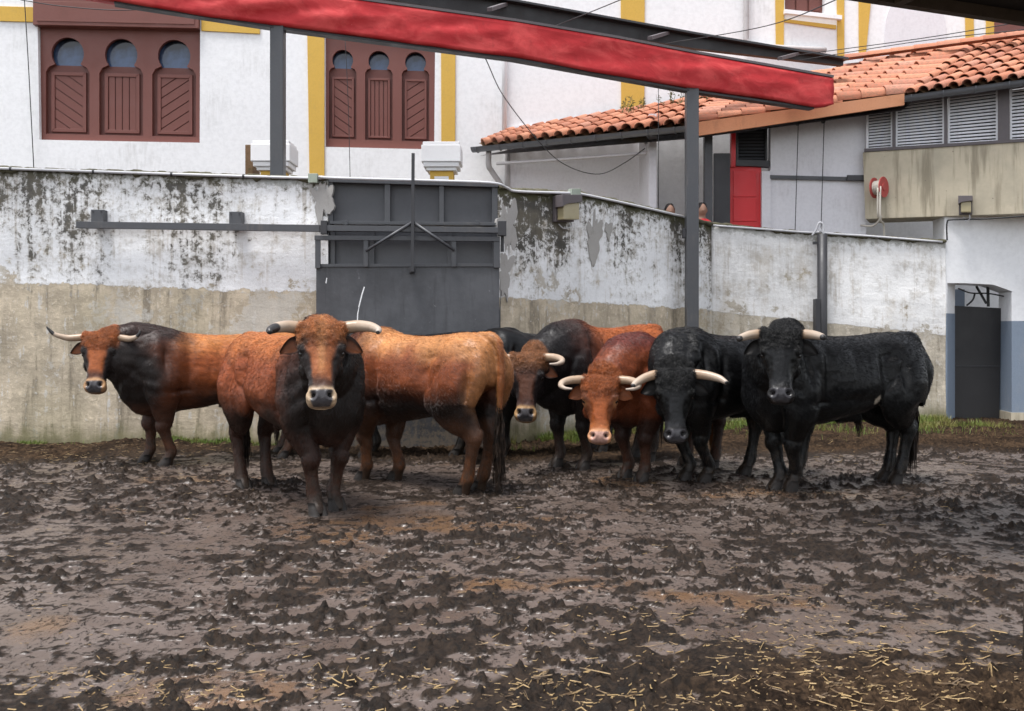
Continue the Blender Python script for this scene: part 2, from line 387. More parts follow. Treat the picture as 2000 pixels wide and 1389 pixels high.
def m_mud():
    m = M('wet_mud'); g = m.coord(); pool = m.attr('pool'); dry = m.attr('dry'); sl = m.attr('slurry')
    n = m.noise(g, 1.6, 6, .65); sp = m.noise(m.mapping(g, (1, .8, 1)), 24, 8, .72, .8); f = m.noise(g, 70, 5, .72); sm = m.noise(m.mapping(g, (1, .6, 1)), 21, 7, .72, 1.2)
    A = lambda x, y: m.math('ADD', x, y)
    X = lambda x, y: m.math('MULTIPLY', x, y)
    sl = X(sl, m.rng(A(sm, X(m.math('SUBTRACT', f, .5), .35)), .595, .54))                    # crumbs trodden into the slurry break its surface
    crumb = m.mix(m.rng(sp, .40, .62), (.0075,.0050,.0036), (.027,.018,.0125))
    flat = m.mix(m.rng(n, .35, .65), (.074,.052,.041), (.108,.082,.069))  # flats made paler: the sky sheen is painted into their colour
    flat = m.mix(pool, flat, m.mix(m.rng(n, .4, .62), (.13,.074,.040), (.090,.060,.044)))
    c = m.mix(sl, crumb, flat)
    c = m.mix(X(X(dry, m.rng(A(n, X(m.math('SUBTRACT', sm, .5), .8)), .35, .60)), .9), c, m.mix(m.rng(sp, .42, .6), (.022,.014,.009), (.066,.042,.025)))
    r = m.mix(sl, m.rng(sp, .4, .6, .42, .75), m.rng(A(X(sm, .5), X(n, .5)), .38, .62, .26, .42))
    r = m.mix(pool, r, (.20,.20,.20)); r = A(r, X(dry, .3))
    s = m.mix(sl, (.13,.13,.13), (.62,.62,.62)); s = X(s, m.rng(dry, 0., 1., 1., .3))
    rel = m.math('SUBTRACT', 1.0, X(sl, .90))
    h = X(A(X(f, .30), X(sp, .85)), rel)
    return m.out(c, r, m.bump(h, .65, .018), spec=s)
MAT['mud'] = m_mud()
def ground():
    ny, nx = XX.shape; V = np.stack([XX.ravel(), YY.ravel(), H2.ravel()], 1)
    idx = np.arange(ny*nx).reshape(ny, nx); F = np.stack([idx[:-1, :-1], idx[:-1, 1:], idx[1:, 1:], idx[1:, :-1]], -1).reshape(-1, 4)
    me = bpy.data.meshes.new('muddy_ground'); me.vertices.add(len(V)); me.vertices.foreach_set('co', V.ravel())
    me.loops.add(F.size); me.loops.foreach_set('vertex_index', F.ravel().astype(np.int32)); me.polygons.add(len(F))
    me.polygons.foreach_set('loop_start', np.arange(0, F.size, 4, dtype=np.int32)); me.polygons.foreach_set('use_smooth', np.ones(len(F), dtype=bool))
    me.update(calc_edges=True); me.materials.append(MAT['mud'])
    dry = np.clip(1-WET*1.4, 0, 1)*np.clip(sstep(9.8, 11.2, YY+.5*fbm(XX, YY, o=3))+ 1.3*sstep(-.4, .5, XX-.75)*(1-sstep(4.0, 4.7, YY+.4*fbm(XX*2, YY*2, o=3)-.22*(XX-1.3))), 0, 1)
    for k, a in (('slurry', below), ('pool', below*POOL), ('dry', dry)):
        t = me.attributes.new(k, 'FLOAT', 'POINT'); t.data.foreach_set('value', np.ascontiguousarray(a, dtype=np.float32).ravel())
    o = bpy.data.objects.new('muddy_ground', me); COL.objects.link(o); W[o.name] = Vector((0,0,0))
    return tag(o, 'churned wet brown mud with puddles and hoof prints', 'ground', kind='structure')
ground()
m = M('far_earth'); far = m.out(m.mix(m.rng(m.noise(m.coord(), .5, 5), .4, .6), (.07,.055,.04), (.05,.04,.03)), .8)
tag(MB().add([(-400,-300,-.14),(400,-300,-.14),(400,600,-.14),(-400,600,-.14)], [(0,1,2,3)]).build('earth', far), 'bare brown earth around the yard', 'ground', kind='structure')

# ================================================================== corral walls
def wall(name, pl, px0, px1, top, line, thick, mat, label, coping=True, nx=90, nz=40):
    """top, line: lists of (px, py); px0..px1 the visible run; the wall is a thick slab with a mossy, uneven coping"""
    tx = [t[0] for t in top]; ty = [t[1] for t in top]; lx = [t[0] for t in line]; ly = [t[1] for t in line]
    V, F = [], []; at = dict(s=[], wh=[], dt=[], hg=[]); P0 = pl.p(px0, HY)
    pxs = np.linspace(px0, px1, nx)
    for i, px in enumerate(pxs):
        zt = pl.p(px, float(np.interp(px, tx, ty))).z + .018*float(fbm(px*.02, 3.3, o=3)); zl = pl.p(px, float(np.interp(px, lx, ly))).z; b = pl.p(px, HY); s = (b-P0).length
        for k in range(nz):
            z = -.15+(zt+.15)*k/(nz-1); bul = .018*float(fbm(s*1.1, z*1.3, o=3)); p = Vector((b.x, b.y, z))+pl.n*bul
            V.append(p); at['s'].append(s+px0*.01); at['wh'].append(z-zl); at['dt'].append(zt-z); at['hg'].append(z)
    q = len(V)
    for i in range(nx):
        for k in range(nz):
            v = V[i*nz+k]; b = pl.p(pxs[i], HY); V.append(Vector((b.x, b.y, v.z))-pl.n*thick)
            for a_ in at: at[a_].append(at[a_][i*nz+k])
    for i in range(nx-1):
        for k in range(nz-1):
            e = i*nz+k; F += [(e, e+nz, e+nz+1, e+1), (q+e, q+e+1, q+e+nz+1, q+e+nz)]
        e = i*nz+nz-1; F.append((e, e+nz, q+e+nz, q+e))
    for i in (0, nx-1):
        for k in range(nz-1):
            e = i*nz+k; F.append((e, e+1, q+e+1, q+e))
    root = empty(name, pl.p((px0+px1)/2, HY)*Vector((1,1,0)) if False else Vector((pl.p((px0+px1)/2, HY).x, pl.p((px0+px1)/2, HY).y, 0)), label, 'wall', 'walls enclosing the yard')
    mk('masonry', V, F, mat, root, True, at)
    if coping:
        # uneven mortar and moss capping that hangs a few centimetres over the face
        mb_v, mb_f = [], []; n2 = nx*3; K = 7
        for i in range(n2):
            px = px0+(px1-px0)*i/(n2-1); p = pl.p(px, float(np.interp(px, tx, ty)))
            ov = .020+.020*float(fbm(px*.05, 1.7, o=4)); dr = .032+.034*float(fbm(px*.06, 9.1, o=4)); hh = .030+.016*float(fbm(px*.08, 4.4, o=4))
            prof = [(ov*.3, -dr), (ov+.012, -dr*.6), (ov+.012, hh*.3), (ov-.02, hh*.85), (-thick*.5, hh*1.15+.01), (-thick+.01, hh), (-thick-.02, -.03)]
            for o_, z_ in prof: mb_v.append(p+pl.n*o_+Vector((0,0,z_)))
        mb_f = [(i*K+k, (i+1)*K+k, (i+1)*K+(k+1) % K, i*K+(k+1) % K) for i in range(n2-1) for k in range(K)]
        mk('coping', mb_v, mb_f, MAT['moss'], root, True)
    return root
PL1 = Plane.px(0, 12.0, 640, 11.85)
PLG = Plane.px(618, 11.72, 976, 11.85)
PL2 = Plane.px(972, 12.0, 1390, 15.0)
PL3 = Plane.px(1390, 15.0, 1845, 15.2)
wall('corral_wall', PL1, -420, 641, [(-420, 312), (0, 329), (300, 338), (640, 350)], [(-420, 540), (0, 553), (300, 560), (400, 566), (640, 572)], .32, MAT['wall_l'], 'white and tan mouldy wall with a steel rail, left of the grey gate', nx=130)
wall('corral_wall', PL2, 972, 1391, [(972, 366), (1000, 372), (1115, 378), (1160, 384), (1250, 402), (1340, 424), (1391, 437)], [(972, 580), (1391, 606)], .32, MAT['wall_m'], 'streaked white wall sloping down, between the grey gate and tall grey post', nx=100)
wall('corral_wall', PL3, 1389.5, 1847, [(1389, 437), (1590, 457), (1847, 472)], [(1389, 608), (1847, 655)], .30, MAT['wall_r'], 'cleaner white wall behind the black bulls at the right', nx=90)

def plaster_patch(pl, cx_, cy_, rx, ry, mat, wall_obj, seed, off=.022):
    rr = random.Random(seed); pts = []
    for k in range(44):
        t = 2*math.pi*k/44; q = 1+.5*float(fbm(math.cos(t)*2.2+seed*3.1, math.sin(t)*2.2, o=4)); pts.append((cx_+rx*q*math.cos(t)*(1-.25*math.sin(t)), cy_+ry*q*math.sin(t)))
    MB().pprism(pl, pts[::-1], -.05, off).build('cement_patch', mat, wall_obj)
MAT['cement'] = paint('grey_cement_patch', (.36,.345,.325), .9, .6, (.13,.12,.10), 5, .8)
MAT['bare'] = paint('bare_concrete_patch', (.36,.345,.33), .9, .5, (.17,.155,.13), 7, .8)
wl = [o for o in bpy.data.objects if o.name.startswith('corral_wall')]; wl.sort(key=lambda o: o.location.x)
plaster_patch(PL2, 1158, 462, 13, 46, MAT['cement'], wl[1], 1); plaster_patch(PL2, 1188, 448, 6, 20, MAT['cement'], wl[1], 2)
plaster_patch(PL2, 992, 440, 17, 62, MAT['bare'], wl[1], 3); plaster_patch(PL2, 985, 530, 12, 42, MAT['bare'], wl[1], 4)
plaster_patch(PL1, 630, 395, 17, 36, MAT['bare'], wl[0], 5, .026)
# ---- pale conduit along the wall tops
cd = empty('conduit_pipe', PL1.p(0, 333, .05), 'thin pale conduit pipe running along the tops of the yard walls', 'pipe')
run = [PL1.p(-420, 316, .045), PL1.p(0, 330, .045), PL1.p(300, 340, .045), PL1.p(606, 349, .045), PL1.p(625, 347, .05), PLG.p(660, 349, .04), PLG.p(800, 353, .04), PLG.p(955, 358, .04), PL2.p(984, 368, .06), PL2.p(1005, 375, .06), PL2.p(1105, 378, .055), PL2.p(1125, 379, .055), PL2.p(1230, 401, .055), PL2.p(1338, 426, .055)]
b = MB()
for k in range(len(run)-1): pass
b.tube(spline(run, 5), .017, 8); b.build('pipe', MAT['conduit'], cd, True)
for px, py in ((25, 331), (186, 336), (338, 341), (478, 345)):
    p = PL1.p(px, py, .045); MB().tube([p-PL1.t*.012, p+PL1.t*.012], .024, 8).build('clip', MAT['steel_dark'], cd)
for px, py, pl in ((614, 350, PL1), (1116, 379, PL2)):
    b = MB(); b.rect(pl, px-9, py-9, px+9, py+9, .02, .09); b.build('junction_box', MAT['green_box'], cd, bevel=.006)
cd2 = empty('conduit_pipe', PL3.p(1390, 440, .05), 'thin grey pipe under the coping of the cleaner white wall', 'pipe')
MB().tube(spline([PL3.p(1392, 441, .04), PL3.p(1500, 449, .04), PL3.p(1590, 455, .04), PL3.p(1600, 448, .05), PL3.p(1610, 456, .05), PL3.p(1700, 462, .04), PL3.p(1838, 473, .04)], 5), .016, 8).build('pipe', MAT['conduit'], cd2, True)

# ================================================================== sliding gate, rail
G = empty('sliding_gate', Vector((PLG.p(800, 640).x, PLG.p(800, 640).y, 0)), 'dark grey steel sliding gate hanging under its rail, with a braced central pole', 'gate')
s0 = .008
b = MB(); b.pprism(PLG, [(618, 521), (975, 520), (975, 880), (618, 890)], .0, .02); b.build('sheet', MAT['gate_sheet'], G)
for x0, y0, x1, y1 in ((617, 464, 627, 525), (964, 468, 976, 524), (711, 470, 720, 522), (882, 472, 891, 522)):
    MB().rect(PLG, x0, y0, x1, y1, .021, .075).build('upright', MAT['steel'], G, bevel=.004)
MB().rect(PLG, 616, 461, 976, 470, .022, .085, s0).build('top_rail', MAT['steel'], G, bevel=.004)
MB().rect(PLG, 622, 516, 974, 522, .021, .04, -.002).build('middle_rail', MAT['steel'], G, bevel=.003)
MB().pprism(PLG, [(700, 600), (706, 575), (711, 560), (713, 561), (708, 577), (702, 601)], .0205, .0215).build('paint_scratch', MAT['white_trim'], G)
MB().pprism(PLG, [(697, 640), (698, 612), (701, 600), (702, 601), (700, 613), (699, 640)], .0205, .0215).build('paint_scratch', MAT['white_trim'], G)
MB().pprism(PLG, [(636, 553), (638, 543), (639.5, 543), (638, 554)], .0205, .0215).build('paint_scratch', MAT['white_trim'], G)
MB().bar(PLG.p(808, 304, .15), PLG.p(806.5, 532, .15), .038, .038).build('pole', MAT['steel_dark'], G)
MB().tube([PLG.p(806, 437, .14), PLG.p(716, 492, .12)], .018, 10).build('brace', MAT['steel'], G, True)
MB().tube([PLG.p(809, 437, .14), PLG.p(888, 491, .12)], .018, 10).build('brace', MAT['steel'], G, True)
MB().rect(PLG, 800, 524, 810, 534, .02, .14).build('pole_socket', MAT['steel_dark'], G, bevel=.004)
# fixed infill above
U = empty('gate_infill', PLG.p(805, 440, -.1), 'fixed dark grey steel panel of three bays above the sliding gate', 'panel')
PLU = Plane.px(640, 11.86, 972, 11.98)
MB().pprism(PLU, [(641, 352), (971, 362), (971, 442), (641, 440)], -.10, -.085).build('sheet', MAT['steel_inner'], U)
for x0, y0, x1, y1 in ((639, 350, 650, 442), (751, 356, 762, 440), (858, 359, 867, 441), (961, 362, 972, 444)):
    MB().rect(PLU, x0, y0, x1, y1, -.08, -.01).build('upright', MAT['steel'], U, bevel=.004)
MB().pprism(PLU, [(638, 348), (973, 358), (973, 366), (638, 356)], -.10, .012).build('top_rail', MAT['steel'], U, bevel=.004)
MB().pprism(PLU, [(645, 432), (968, 435), (968, 441), (645, 438)], -.079, .02).build('bottom_rail', MAT['steel'], U, bevel=.004)
for x in (676, 932): MB().rect(PLU, x-4, 431, x+4, 440, .021, .04).build('hinge', MAT['steel'], U, bevel=.003)
# the inner leaf seen through the gap
I = empty('inner_gate', PLU.p(805, 640, -.3)*1.0, 'dark recessed steel leaf behind the top of the sliding gate', 'gate')
MB().pprism(PLU, [(636, 443), (978, 445), (978, 900), (636, 900)], -.06, -.045).build('sheet', MAT['steel_inner'], I)
for x in (645, 722, 874, 962): MB().rect(PLU, x, 446, x+9, 522, -.044, -.01).build('upright', MAT['steel'], I, bevel=.004)
# rail on brackets
Rl = empty('gate_rail', PL1.p(390, 445, .1), 'long grey steel rail on plate brackets along the left wall and over the gate', 'rail')
PLR = Plane.px(0, 11.92, 640, 11.76)
MB().pprism(PLR, [(156, 434), (628, 441), (628, 454), (156, 447)], .02, .10).build('beam', MAT['steel'], Rl, bevel=.004)
MB().pprism(PLG, [(634, 442), (982, 446), (982, 457), (634, 453)], .03, .12).build('beam', MAT['steel'], Rl, bevel=.004)
for x, y in ((192, 410), (461, 414)):
    br = MB().rect(PLR, x-12, y, x+12, y+25, -.10, .03, .01).build('bracket', MAT['steel'], Rl, bevel=.003)
    for dx, dy in ((-8, 4), (8, 4)):
        p = PLR.p(x+dx, y+dy, .03); MB().tube([p, p+PLR.n*.012], .009, 8).build('bolt', MAT['steel_dark'], br)
MB().rect(PLG, 629, 433, 641, 459, .0, .13).build('end_plate', MAT['steel_dark'], Rl, bevel=.003)
MB().rect(PLG, 972, 434, 988, 462, .0, .13).build('end_plate', MAT['steel_dark'], Rl, bevel=.003)
MB().rect(PLG, 978, 462, 984, 492, -.02, .03).build('stop', MAT['steel_dark'], Rl)

# ================================================================== wall lamps
def wall_lamp(pl, x0, y0, x1, y1, label, slant=0, off=.0):
    r = empty('wall_lamp', pl.p((x0+x1)/2, y1, off), label, 'lamp', 'bulkhead lamps on the walls')
    h = y1-y0
    MB().rect(pl, x0, y0, x1, y1, off+.0, off+.05).build('back_plate', MAT['lamp_box'], r, bevel=.006)
    MB().pprism(pl, [(x0-1, y0-1), (x1+1, y0-1), (x1+1, y0+h*.26), (x0+(x1-x0)*.25, y0+h*.34), (x0-1, y0+h*.45)], off+.051, off+.19).build('hood', MAT['lamp_box'], r, bevel=.006)
    MB().rect(pl, x0+4, y0+h*.30, x1-2, y1-3, off+.051, off+.165).build('diffuser', MAT['diffuser'], r, bevel=.012)
    c = [pl.p(x1-6, y1-2, off+.03), pl.p(x1-5, y1+8, off+.05), pl.p((x0+x1)/2, y1+13, off+.04), pl.p(x0+10, y1+4, off+.02)]
    MB().tube(spline(c, 5), .008, 6).build('cable', MAT['conduit'], r, True)
wall_lamp(PL2, 1078, 384, 1115, 434, 'rusty bulkhead lamp with yellowed cover on the streaked wall', off=.01)

# ================================================================== posts
P = pt(543, 640, 12.42); r = empty('steel_post', Vector((P.x, P.y, 0)), 'grey steel post rising behind the mouldy left wall to the red beam', 'post', 'steel posts carrying the awning')
MB().box((P.x-.085, P.y-.085, 0), (P.x+.085, P.y+.085, pt(543, 52, 12.42).z)).build('column', MAT['steel'], r, bevel=.012)
MB().box((P.x-.14, P.y-.14, 0), (P.x+.14, P.y+.14, .02)).build('base_plate', MAT['steel'], r)
P = pt(1351, 640, 14.25); r = empty('steel_post', Vector((P.x, P.y, 0)), 'tall grey steel post in front of the white wall, carrying the red beam', 'post', 'steel posts carrying the awning')
MB().box((P.x-.09, P.y-.09, 0), (P.x+.09, P.y+.09, pt(1351, 172, 14.25).z)).build('column', MAT['steel'], r, bevel=.012)
MB().box((P.x-.15, P.y-.15, 0), (P.x+.15, P.y+.15, .02)).build('base_plate', MAT['steel'], r)
a = pt(1341, 456, 14.25); MB().box((a.x-.06, P.y-.05, a.z-.07), (P.x-.091, P.y+.05, a.z+.07)).build('clamp', MAT['steel_dark'], r, bevel=.006)
P = pt(1606, 640, 14.95); zt = pt(1606, 457, 14.95).z; zm = pt(1606, 584, 14.95).z
r = empty('pipe_post', Vector((P.x, P.y, 0)), 'short dark round post against the wall behind the rightmost bull', 'post')
MB().tube([(P.x+.0, P.y, 0), (P.x, P.y, zt)], .075, 16).build('tube', MAT['steel_dark'], r, True)
MB().box((P.x-.125, P.y-.08, 0), (P.x-.05, P.y+.06, zm)).build('sleeve', MAT['steel_dark'], r, bevel=.006)
MB().box((P.x-.14, P.y-.03, zt-.16), (P.x-.07, P.y+.03, zt-.12)).build('bracket', MAT['steel_dark'], r)
c = [Vector((P.x+.02, P.y, zt-.02)), Vector((P.x+.01, P.y, zt+.14)), Vector((P.x-.05, P.y, zt+.17)), Vector((P.x-.09, P.y+.02, zt+.06)), Vector((P.x-.14, P.y+.05, zt-.02))]
MB().tube(spline(c, 6), .016, 8).build('conduit', MAT['conduit'], r, True)
# ================================================================== red canvas beam and dark steel beam behind it
PB = Plane.px(543, 12.42, 1351, 14.25)
def canvas_beam():
    topl = [(100, -64), (180, -54), (543, -14), (700, 7), (1000, 48), (1200, 81), (1351, 110), (1500, 136), (1619, 157)]
    botl = [(100, -14), (180, -2), (224, 5), (390, 33), (543, 54), (700, 73), (1000, 114), (1200, 150), (1351, 177), (1500, 196), (1590, 211), (1619, 207)]
    n = 240; V, F = [], []; tx, ty = zip(*topl); bx, by = zip(*botl); K = 12
    topl2 = [(-300, -60)]
    for i in range(n):
        px = -260+(1619+260)*i/(n-1)
        yt = float(np.interp(px, tx, ty)) if px > 100 else -64+(px-100)*.11; yb = float(np.interp(px, bx, by)) if px > 100 else -14+(px-100)*.12
        a = PB.p(px, yt); c = PB.p(px, yb)
        for k in range(K):
            t = k/(K-1); p = a.lerp(c, t); u = px*.012
            fold = .030*math.sin(math.pi*t)*float(fbm(u*1.0+2*t, t*1.5, o=4)) + .018*math.sin(math.pi*t)*abs(float(fbm(u*2.0-1.6*t, t*.7+5, o=3)))
            sag = .012*float(fbm(u*.8, 7, o=3))*t
            V.append(p+PB.n*(.12+fold)+Vector((0,0,sag)))
        V.append(c+PB.n*-.10); V.append(a+PB.n*-.10)
    K2 = K+2
    F = [(i*K2+k, i*K2+(k+1) % K2, (i+1)*K2+(k+1) % K2, (i+1)*K2+k) for i in range(n-1) for k in range(K2)]
    F += [tuple(range(K2))[::-1], tuple((n-1)*K2+k for k in range(K2))]
    r = empty('awning_beam', PB.p(900, 110), 'long red canvas-covered awning beam crossing above the yard', 'beam')
    mk('canvas', V, F, MAT['canvas'], r, True)
    b = MB()
    for k in range(len(topl)-2):
        (x0, y0), (x1, y1) = topl[k+1], topl[k+2]; b.bar(PB.p(x0, y0-4, .04), PB.p(x1, y1-4, .04), .17, .035)
    b.bar(PB.p(-260, -106, .04), PB.p(180, -58, .04), .17, .035)
    b.build('top_rail', MAT['lamp_box'], r)
    b = MB()
    for (x0, y0), (x1, y1) in zip([(224, 8), (543, 57), (1000, 117), (1351, 180)], [(543, 57), (1000, 117), (1351, 180), (1585, 213)]):
        b.bar(PB.p(x0, y0, 0), PB.p(x1, y1, 0), .14, .03)
    b.build('bottom_rail', MAT['steel_dark'], r)
canvas_beam()
PBB = Plane.px(543, 13.6, 1351, 15.4)
r = empty('steel_beam', PBB.p(1200, 60), 'black steel beam running behind and above the red canvas beam', 'beam')
b = MB(); b.pprism(PBB, [(640, -40), (1000, 11), (1350, 74), (1640, 122), (1640, 131), (1350, 98), (1000, 42), (640, -16)], 0, .10); b.build('web', MAT['black'], r)
b = MB(); b.pprism(PBB, [(640, -42), (1000, 8), (1350, 71), (1642, 119), (1642, 123), (1350, 75), (1000, 12), (640, -38)], -.05, .22); b.build('flange', MAT['steel_dark'], r)
for x, y in ((975, 16), (1290, 72), (1545, 112)):
    MB().bar(PBB.p(x+12, y-6, .05), PB.p(x-20, y+10, .02)+Vector((0, .1, .08)), .07, .05).build('bracket', MAT['lamp_box'], r)
# ================================================================== white building
PW = Plane((-12, 16.98), (14, 18.1))
WB = empty('bullring_building', Vector((PW.p(700, 640).x, PW.p(700, 640).y, 0)), 'white plastered building with ochre bands and brown horseshoe-arched windows', 'building')
def facade():
    """wall slab with real openings for the two big windows"""
    z1 = 8.1; L = lambda p: ((Vector((p.x, p.y))-PW.a).dot(PW.b-PW.a)/(PW.b-PW.a).length, p.z)
    holes = []
    for q in ([(73, 8), (391, 24), (390, 279), (77, 273)], [(635, 60), (850, 66), (848, 292), (635, 287)], [(1533, -60), (1612, -60), (1612, 32), (1533, 24)]):
        holes.append([L(PW.p(x, y)) for x, y in q])
    Lt = (PW.b-PW.a).length; bm = bmesh.new()
    def loop(pts):
        vs_ = [bm.verts.new((x, 0, z)) for x, z in pts]; return [bm.edges.new((vs_[i], vs_[(i+1) % len(vs_)])) for i in range(len(vs_))]
    E = loop([(-6, -.2), (Lt+8, -.2), (Lt+8, z1), (-6, z1)])
    for h in holes: E += loop(h)
    bmesh.ops.triangle_fill(bm, use_beauty=True, edges=E)
    ex = bmesh.ops.extrude_face_region(bm, geom=bm.faces[:])
    for v in ex['geom']:
        if isinstance(v, bmesh.types.BMVert): v.co.y += .28
    bmesh.ops.recalc_face_normals(bm, faces=bm.faces)
    t = PW.t; A = Vector((PW.a.x, PW.a.y, 0)); V = [A+t*v.co.x-PW.n*v.co.y+Vector((0,0,v.co.z)) for v in bm.verts]; bm.verts.index_update(); F = [[v.index for v in f.verts] for f in bm.faces]; bm.free()
    mk('wall', V, F, MAT['white'], WB)
facade()
def bandrect(name, pix, mat=None, d0=.003, d1=.03):
    return MB().pprism(PW, pix, d0, d1).build(name, mat or MAT['yellow'], WB, bevel=.004)
bandrect('ochre_band', [(-300, 4), (68, 15), (68, 44), (-300, 34)])
bandrect('ochre_band', [(394, 26), (508, 32), (508, 67), (394, 61)])
bandrect('ochre_pilaster', [(600, 40), (634, 40), (634, 360), (605, 360)])
bandrect('ochre_pilaster', [(861, -60), (890, -60), (889, 285), (862, 285)])
bandrect('ochre_pilaster', [(1212, -60), (1259, -60), (1258, 235), (1213, 235)])
bandrect('ochre_pilaster', [(1513, -60), (1531, -60), (1530, 100), (1515, 100)])
bandrect('ochre_pilaster', [(1633, -60), (1648, -60), (1648, 110), (1635, 110)])
bandrect('ochre_band', [(1531.5, 38), (1632, 50), (1632, 58), (1531.5, 44)])
bandrect('sill', [(1529, 22), (1640, 34), (1640, 42), (1529, 30)], MAT['white_trim'], .035, .12)
bandrect('ochre_pilaster', [(1676, -60), (1706, -60), (1690, 108), (1677, 108)])
bandrect('ochre_pilaster', [(1884, 20), (1900, 20), (1902, 110), (1886, 110)])
bandrect('ochre_pilaster', [(1925, 30), (1942, 30), (1942, 110), (1925, 110)])
arc = [(1727+60-60*math.cos(t), 60-82*math.sin(t)) for t in np.linspace(0, math.pi, 15)]
bandrect('blind_arch', [(1727, 118)] + arc + [(1853, 118)], MAT['shade_wall'], .003, .025)
bandrect('brown_shutter', [(1940, 40), (2060, 40), (2060, 110), (1940, 110)], MAT['brown'], .004, .04)

def clip(poly, a, b, c):
    """keeps the side a*x + b*y + c >= 0"""
    out = []
    for i in range(len(poly)):
        p, q = poly[i], poly[(i+1) % len(poly)]; dp = a*p[0]+b*p[1]+c; dq = a*q[0]+b*q[1]+c
        if dp >= 0: out.append(p)
        if (dp >= 0) != (dq >= 0): t = dp/(dp-dq); out.append((p[0]+(q[0]-p[0])*t, p[1]+(q[1]-p[1])*t))
    return out
def big_window(x0, y0, x1, y1, slope, cxs, rad, pw_, yarch, ypan0, ypan1, label, header=None):
    """brown timber screen with three horseshoe lights over three boarded panels; pixel outline on the facade"""
    Wd = empty('window', PW.p((x0+x1)/2, y1), parent=WB); Wd['label'] = label
    sl = lambda x, y: (x, y+(x-x0)*slope)
    bm = bmesh.new(); d0 = -.16
    def loop(pts):
        vs_ = [bm.verts.new(tuple(PW.p(*sl(x, y), d0))) for x, y in pts]; return [bm.edges.new((vs_[i], vs_[(i+1) % len(vs_)])) for i in range(len(vs_))]
    E = loop([(x0, y0), (x1, y0), (x1, y1), (x0, y1)])
    keyh = []
    for cx_ in cxs:
        neck = rad*.80; sh = pw_/2
        a0 = math.asin(min(.99, math.sqrt(1-(neck/rad)**2)))
        circ = [(cx_+rad*math.cos(t), yarch-rad*math.sin(t)) for t in np.linspace(-a0, math.pi+a0, 19)]
        yn = yarch+rad*math.sin(a0)
        kh = circ + [(cx_-neck, yn+2), (cx_-sh*.86, yn+rad*.22), (cx_-sh, yn+rad*.55), (cx_-sh, ypan1+5), (cx_+sh, ypan1+5), (cx_+sh, yn+rad*.55), (cx_+sh*.86, yn+rad*.22), (cx_+neck, yn+2)]
        keyh.append((circ, yn)); E += loop(kh)
    bmesh.ops.triangle_fill(bm, use_beauty=True, edges=E); ex = bmesh.ops.extrude_face_region(bm, geom=bm.faces[:])
    for v in ex['geom']:
        if isinstance(v, bmesh.types.BMVert): v.co += PW.n*.07
    bmesh.ops.recalc_face_normals(bm, faces=bm.faces); bm.verts.index_update()
    V = [v.co.copy() for v in bm.verts]; F = [[v.index for v in f.verts] for f in bm.faces]; bm.free(); mk('frame', V, F, MAT['brown'], Wd)
    MB().pprism(PW, [sl(x0, y0), sl(x1, y0), sl(x1, y1), sl(x0, y1)], -.27, -.262).build('backing', MAT['brown_dk'], Wd)
    for i, cx_ in enumerate(cxs):
        circ, yn = keyh[i]; w2 = pw_/2
        MB().pprism(PW, [sl(cx_+rad*1.05*math.cos(t), yarch-rad*1.05*math.sin(t)) for t in np.linspace(-.75, math.pi+.75, 21)], -.225, -.215).build('pane', MAT['glass'], Wd)
        MB().pprism(PW, [sl(cx_-w2-2, yn+2), sl(cx_+w2+2, yn+2), sl(cx_+w2+2, ypan1+7), sl(cx_-w2-2, ypan1+7)], -.215, -.175).build('shutter_board', MAT['brown_dk'], Wd)
        # moulding
        m0 = w2*.80; ft = w2*.16
        for q in ([(cx_-m0, ypan0), (cx_+m0, ypan0), (cx_+m0-ft, ypan0+ft), (cx_-m0+ft, ypan0+ft)], [(cx_-m0, ypan1), (cx_-m0+ft, ypan1-ft), (cx_+m0-ft, ypan1-ft), (cx_+m0, ypan1)],
                  [(cx_-m0, ypan0), (cx_-m0+ft, ypan0+ft), (cx_-m0+ft, ypan1-ft), (cx_-m0, ypan1)], [(cx_+m0, ypan0), (cx_+m0, ypan1), (cx_+m0-ft, ypan1-ft), (cx_+m0-ft, ypan0+ft)]):
            MB().pprism(PW, [sl(*p) for p in q], -.175, -.135).build('moulding', MAT['brown'], Wd, bevel=.006)
        rect = [(cx_-m0+ft, ypan0+ft), (cx_+m0-ft, ypan0+ft), (cx_+m0-ft, ypan1-ft), (cx_-m0+ft, ypan1-ft)]
        a_, b_ = ((-.56, .83), (1, 0), (.56, .83))[i]
        vals = [a_*x+b_*y for x, y in rect]; lo, hi = min(vals), max(vals); nP = (7, 4, 7)[i]
        for k in range(nP):
            q0, q1 = lo+(hi-lo)*k/nP+.9, lo+(hi-lo)*(k+1)/nP-.9
            poly = clip(clip(rect, a_, b_, -q0), -a_, -b_, q1)
            if len(poly) >= 3: MB().pprism(PW, [sl(*p) for p in poly], -.175, -.155).build('plank', MAT['brown'], Wd, bevel=.003)
    if header:
        hx0, hy0, hx1, hy1 = header
        MB().pprism(PW, [sl(hx0, hy0), sl(hx1, hy0), sl(hx1, hy1), sl(hx0, hy1)], -.10, .10).build('roller_box', MAT['brown'], Wd, bevel=.01)
        MB().pprism(PW, [sl(hx0+8, hy0+8), sl(hx1-8, hy0+8), sl(hx1-8, hy1-7), sl(hx0+8, hy1-7)], .10, .112).build('box_panel', MAT['brown'], Wd, bevel=.008)
big_window(75, 20, 391, 273, .022, (128, 233, 337), 32, 86, 101, 136, 254, 'brown horseshoe-arched window under a projecting box, at the far left', (69, -2, 391, 52))
big_window(635, 64, 850, 286, .03, (668, 739, 811), 20.5, 54, 114, 146, 264, 'smaller brown horseshoe-arched window below the red beam')
wd = empty('window', PW.p(1570, 30), parent=WB); wd['label'] = 'brown shuttered window cut by the top edge'
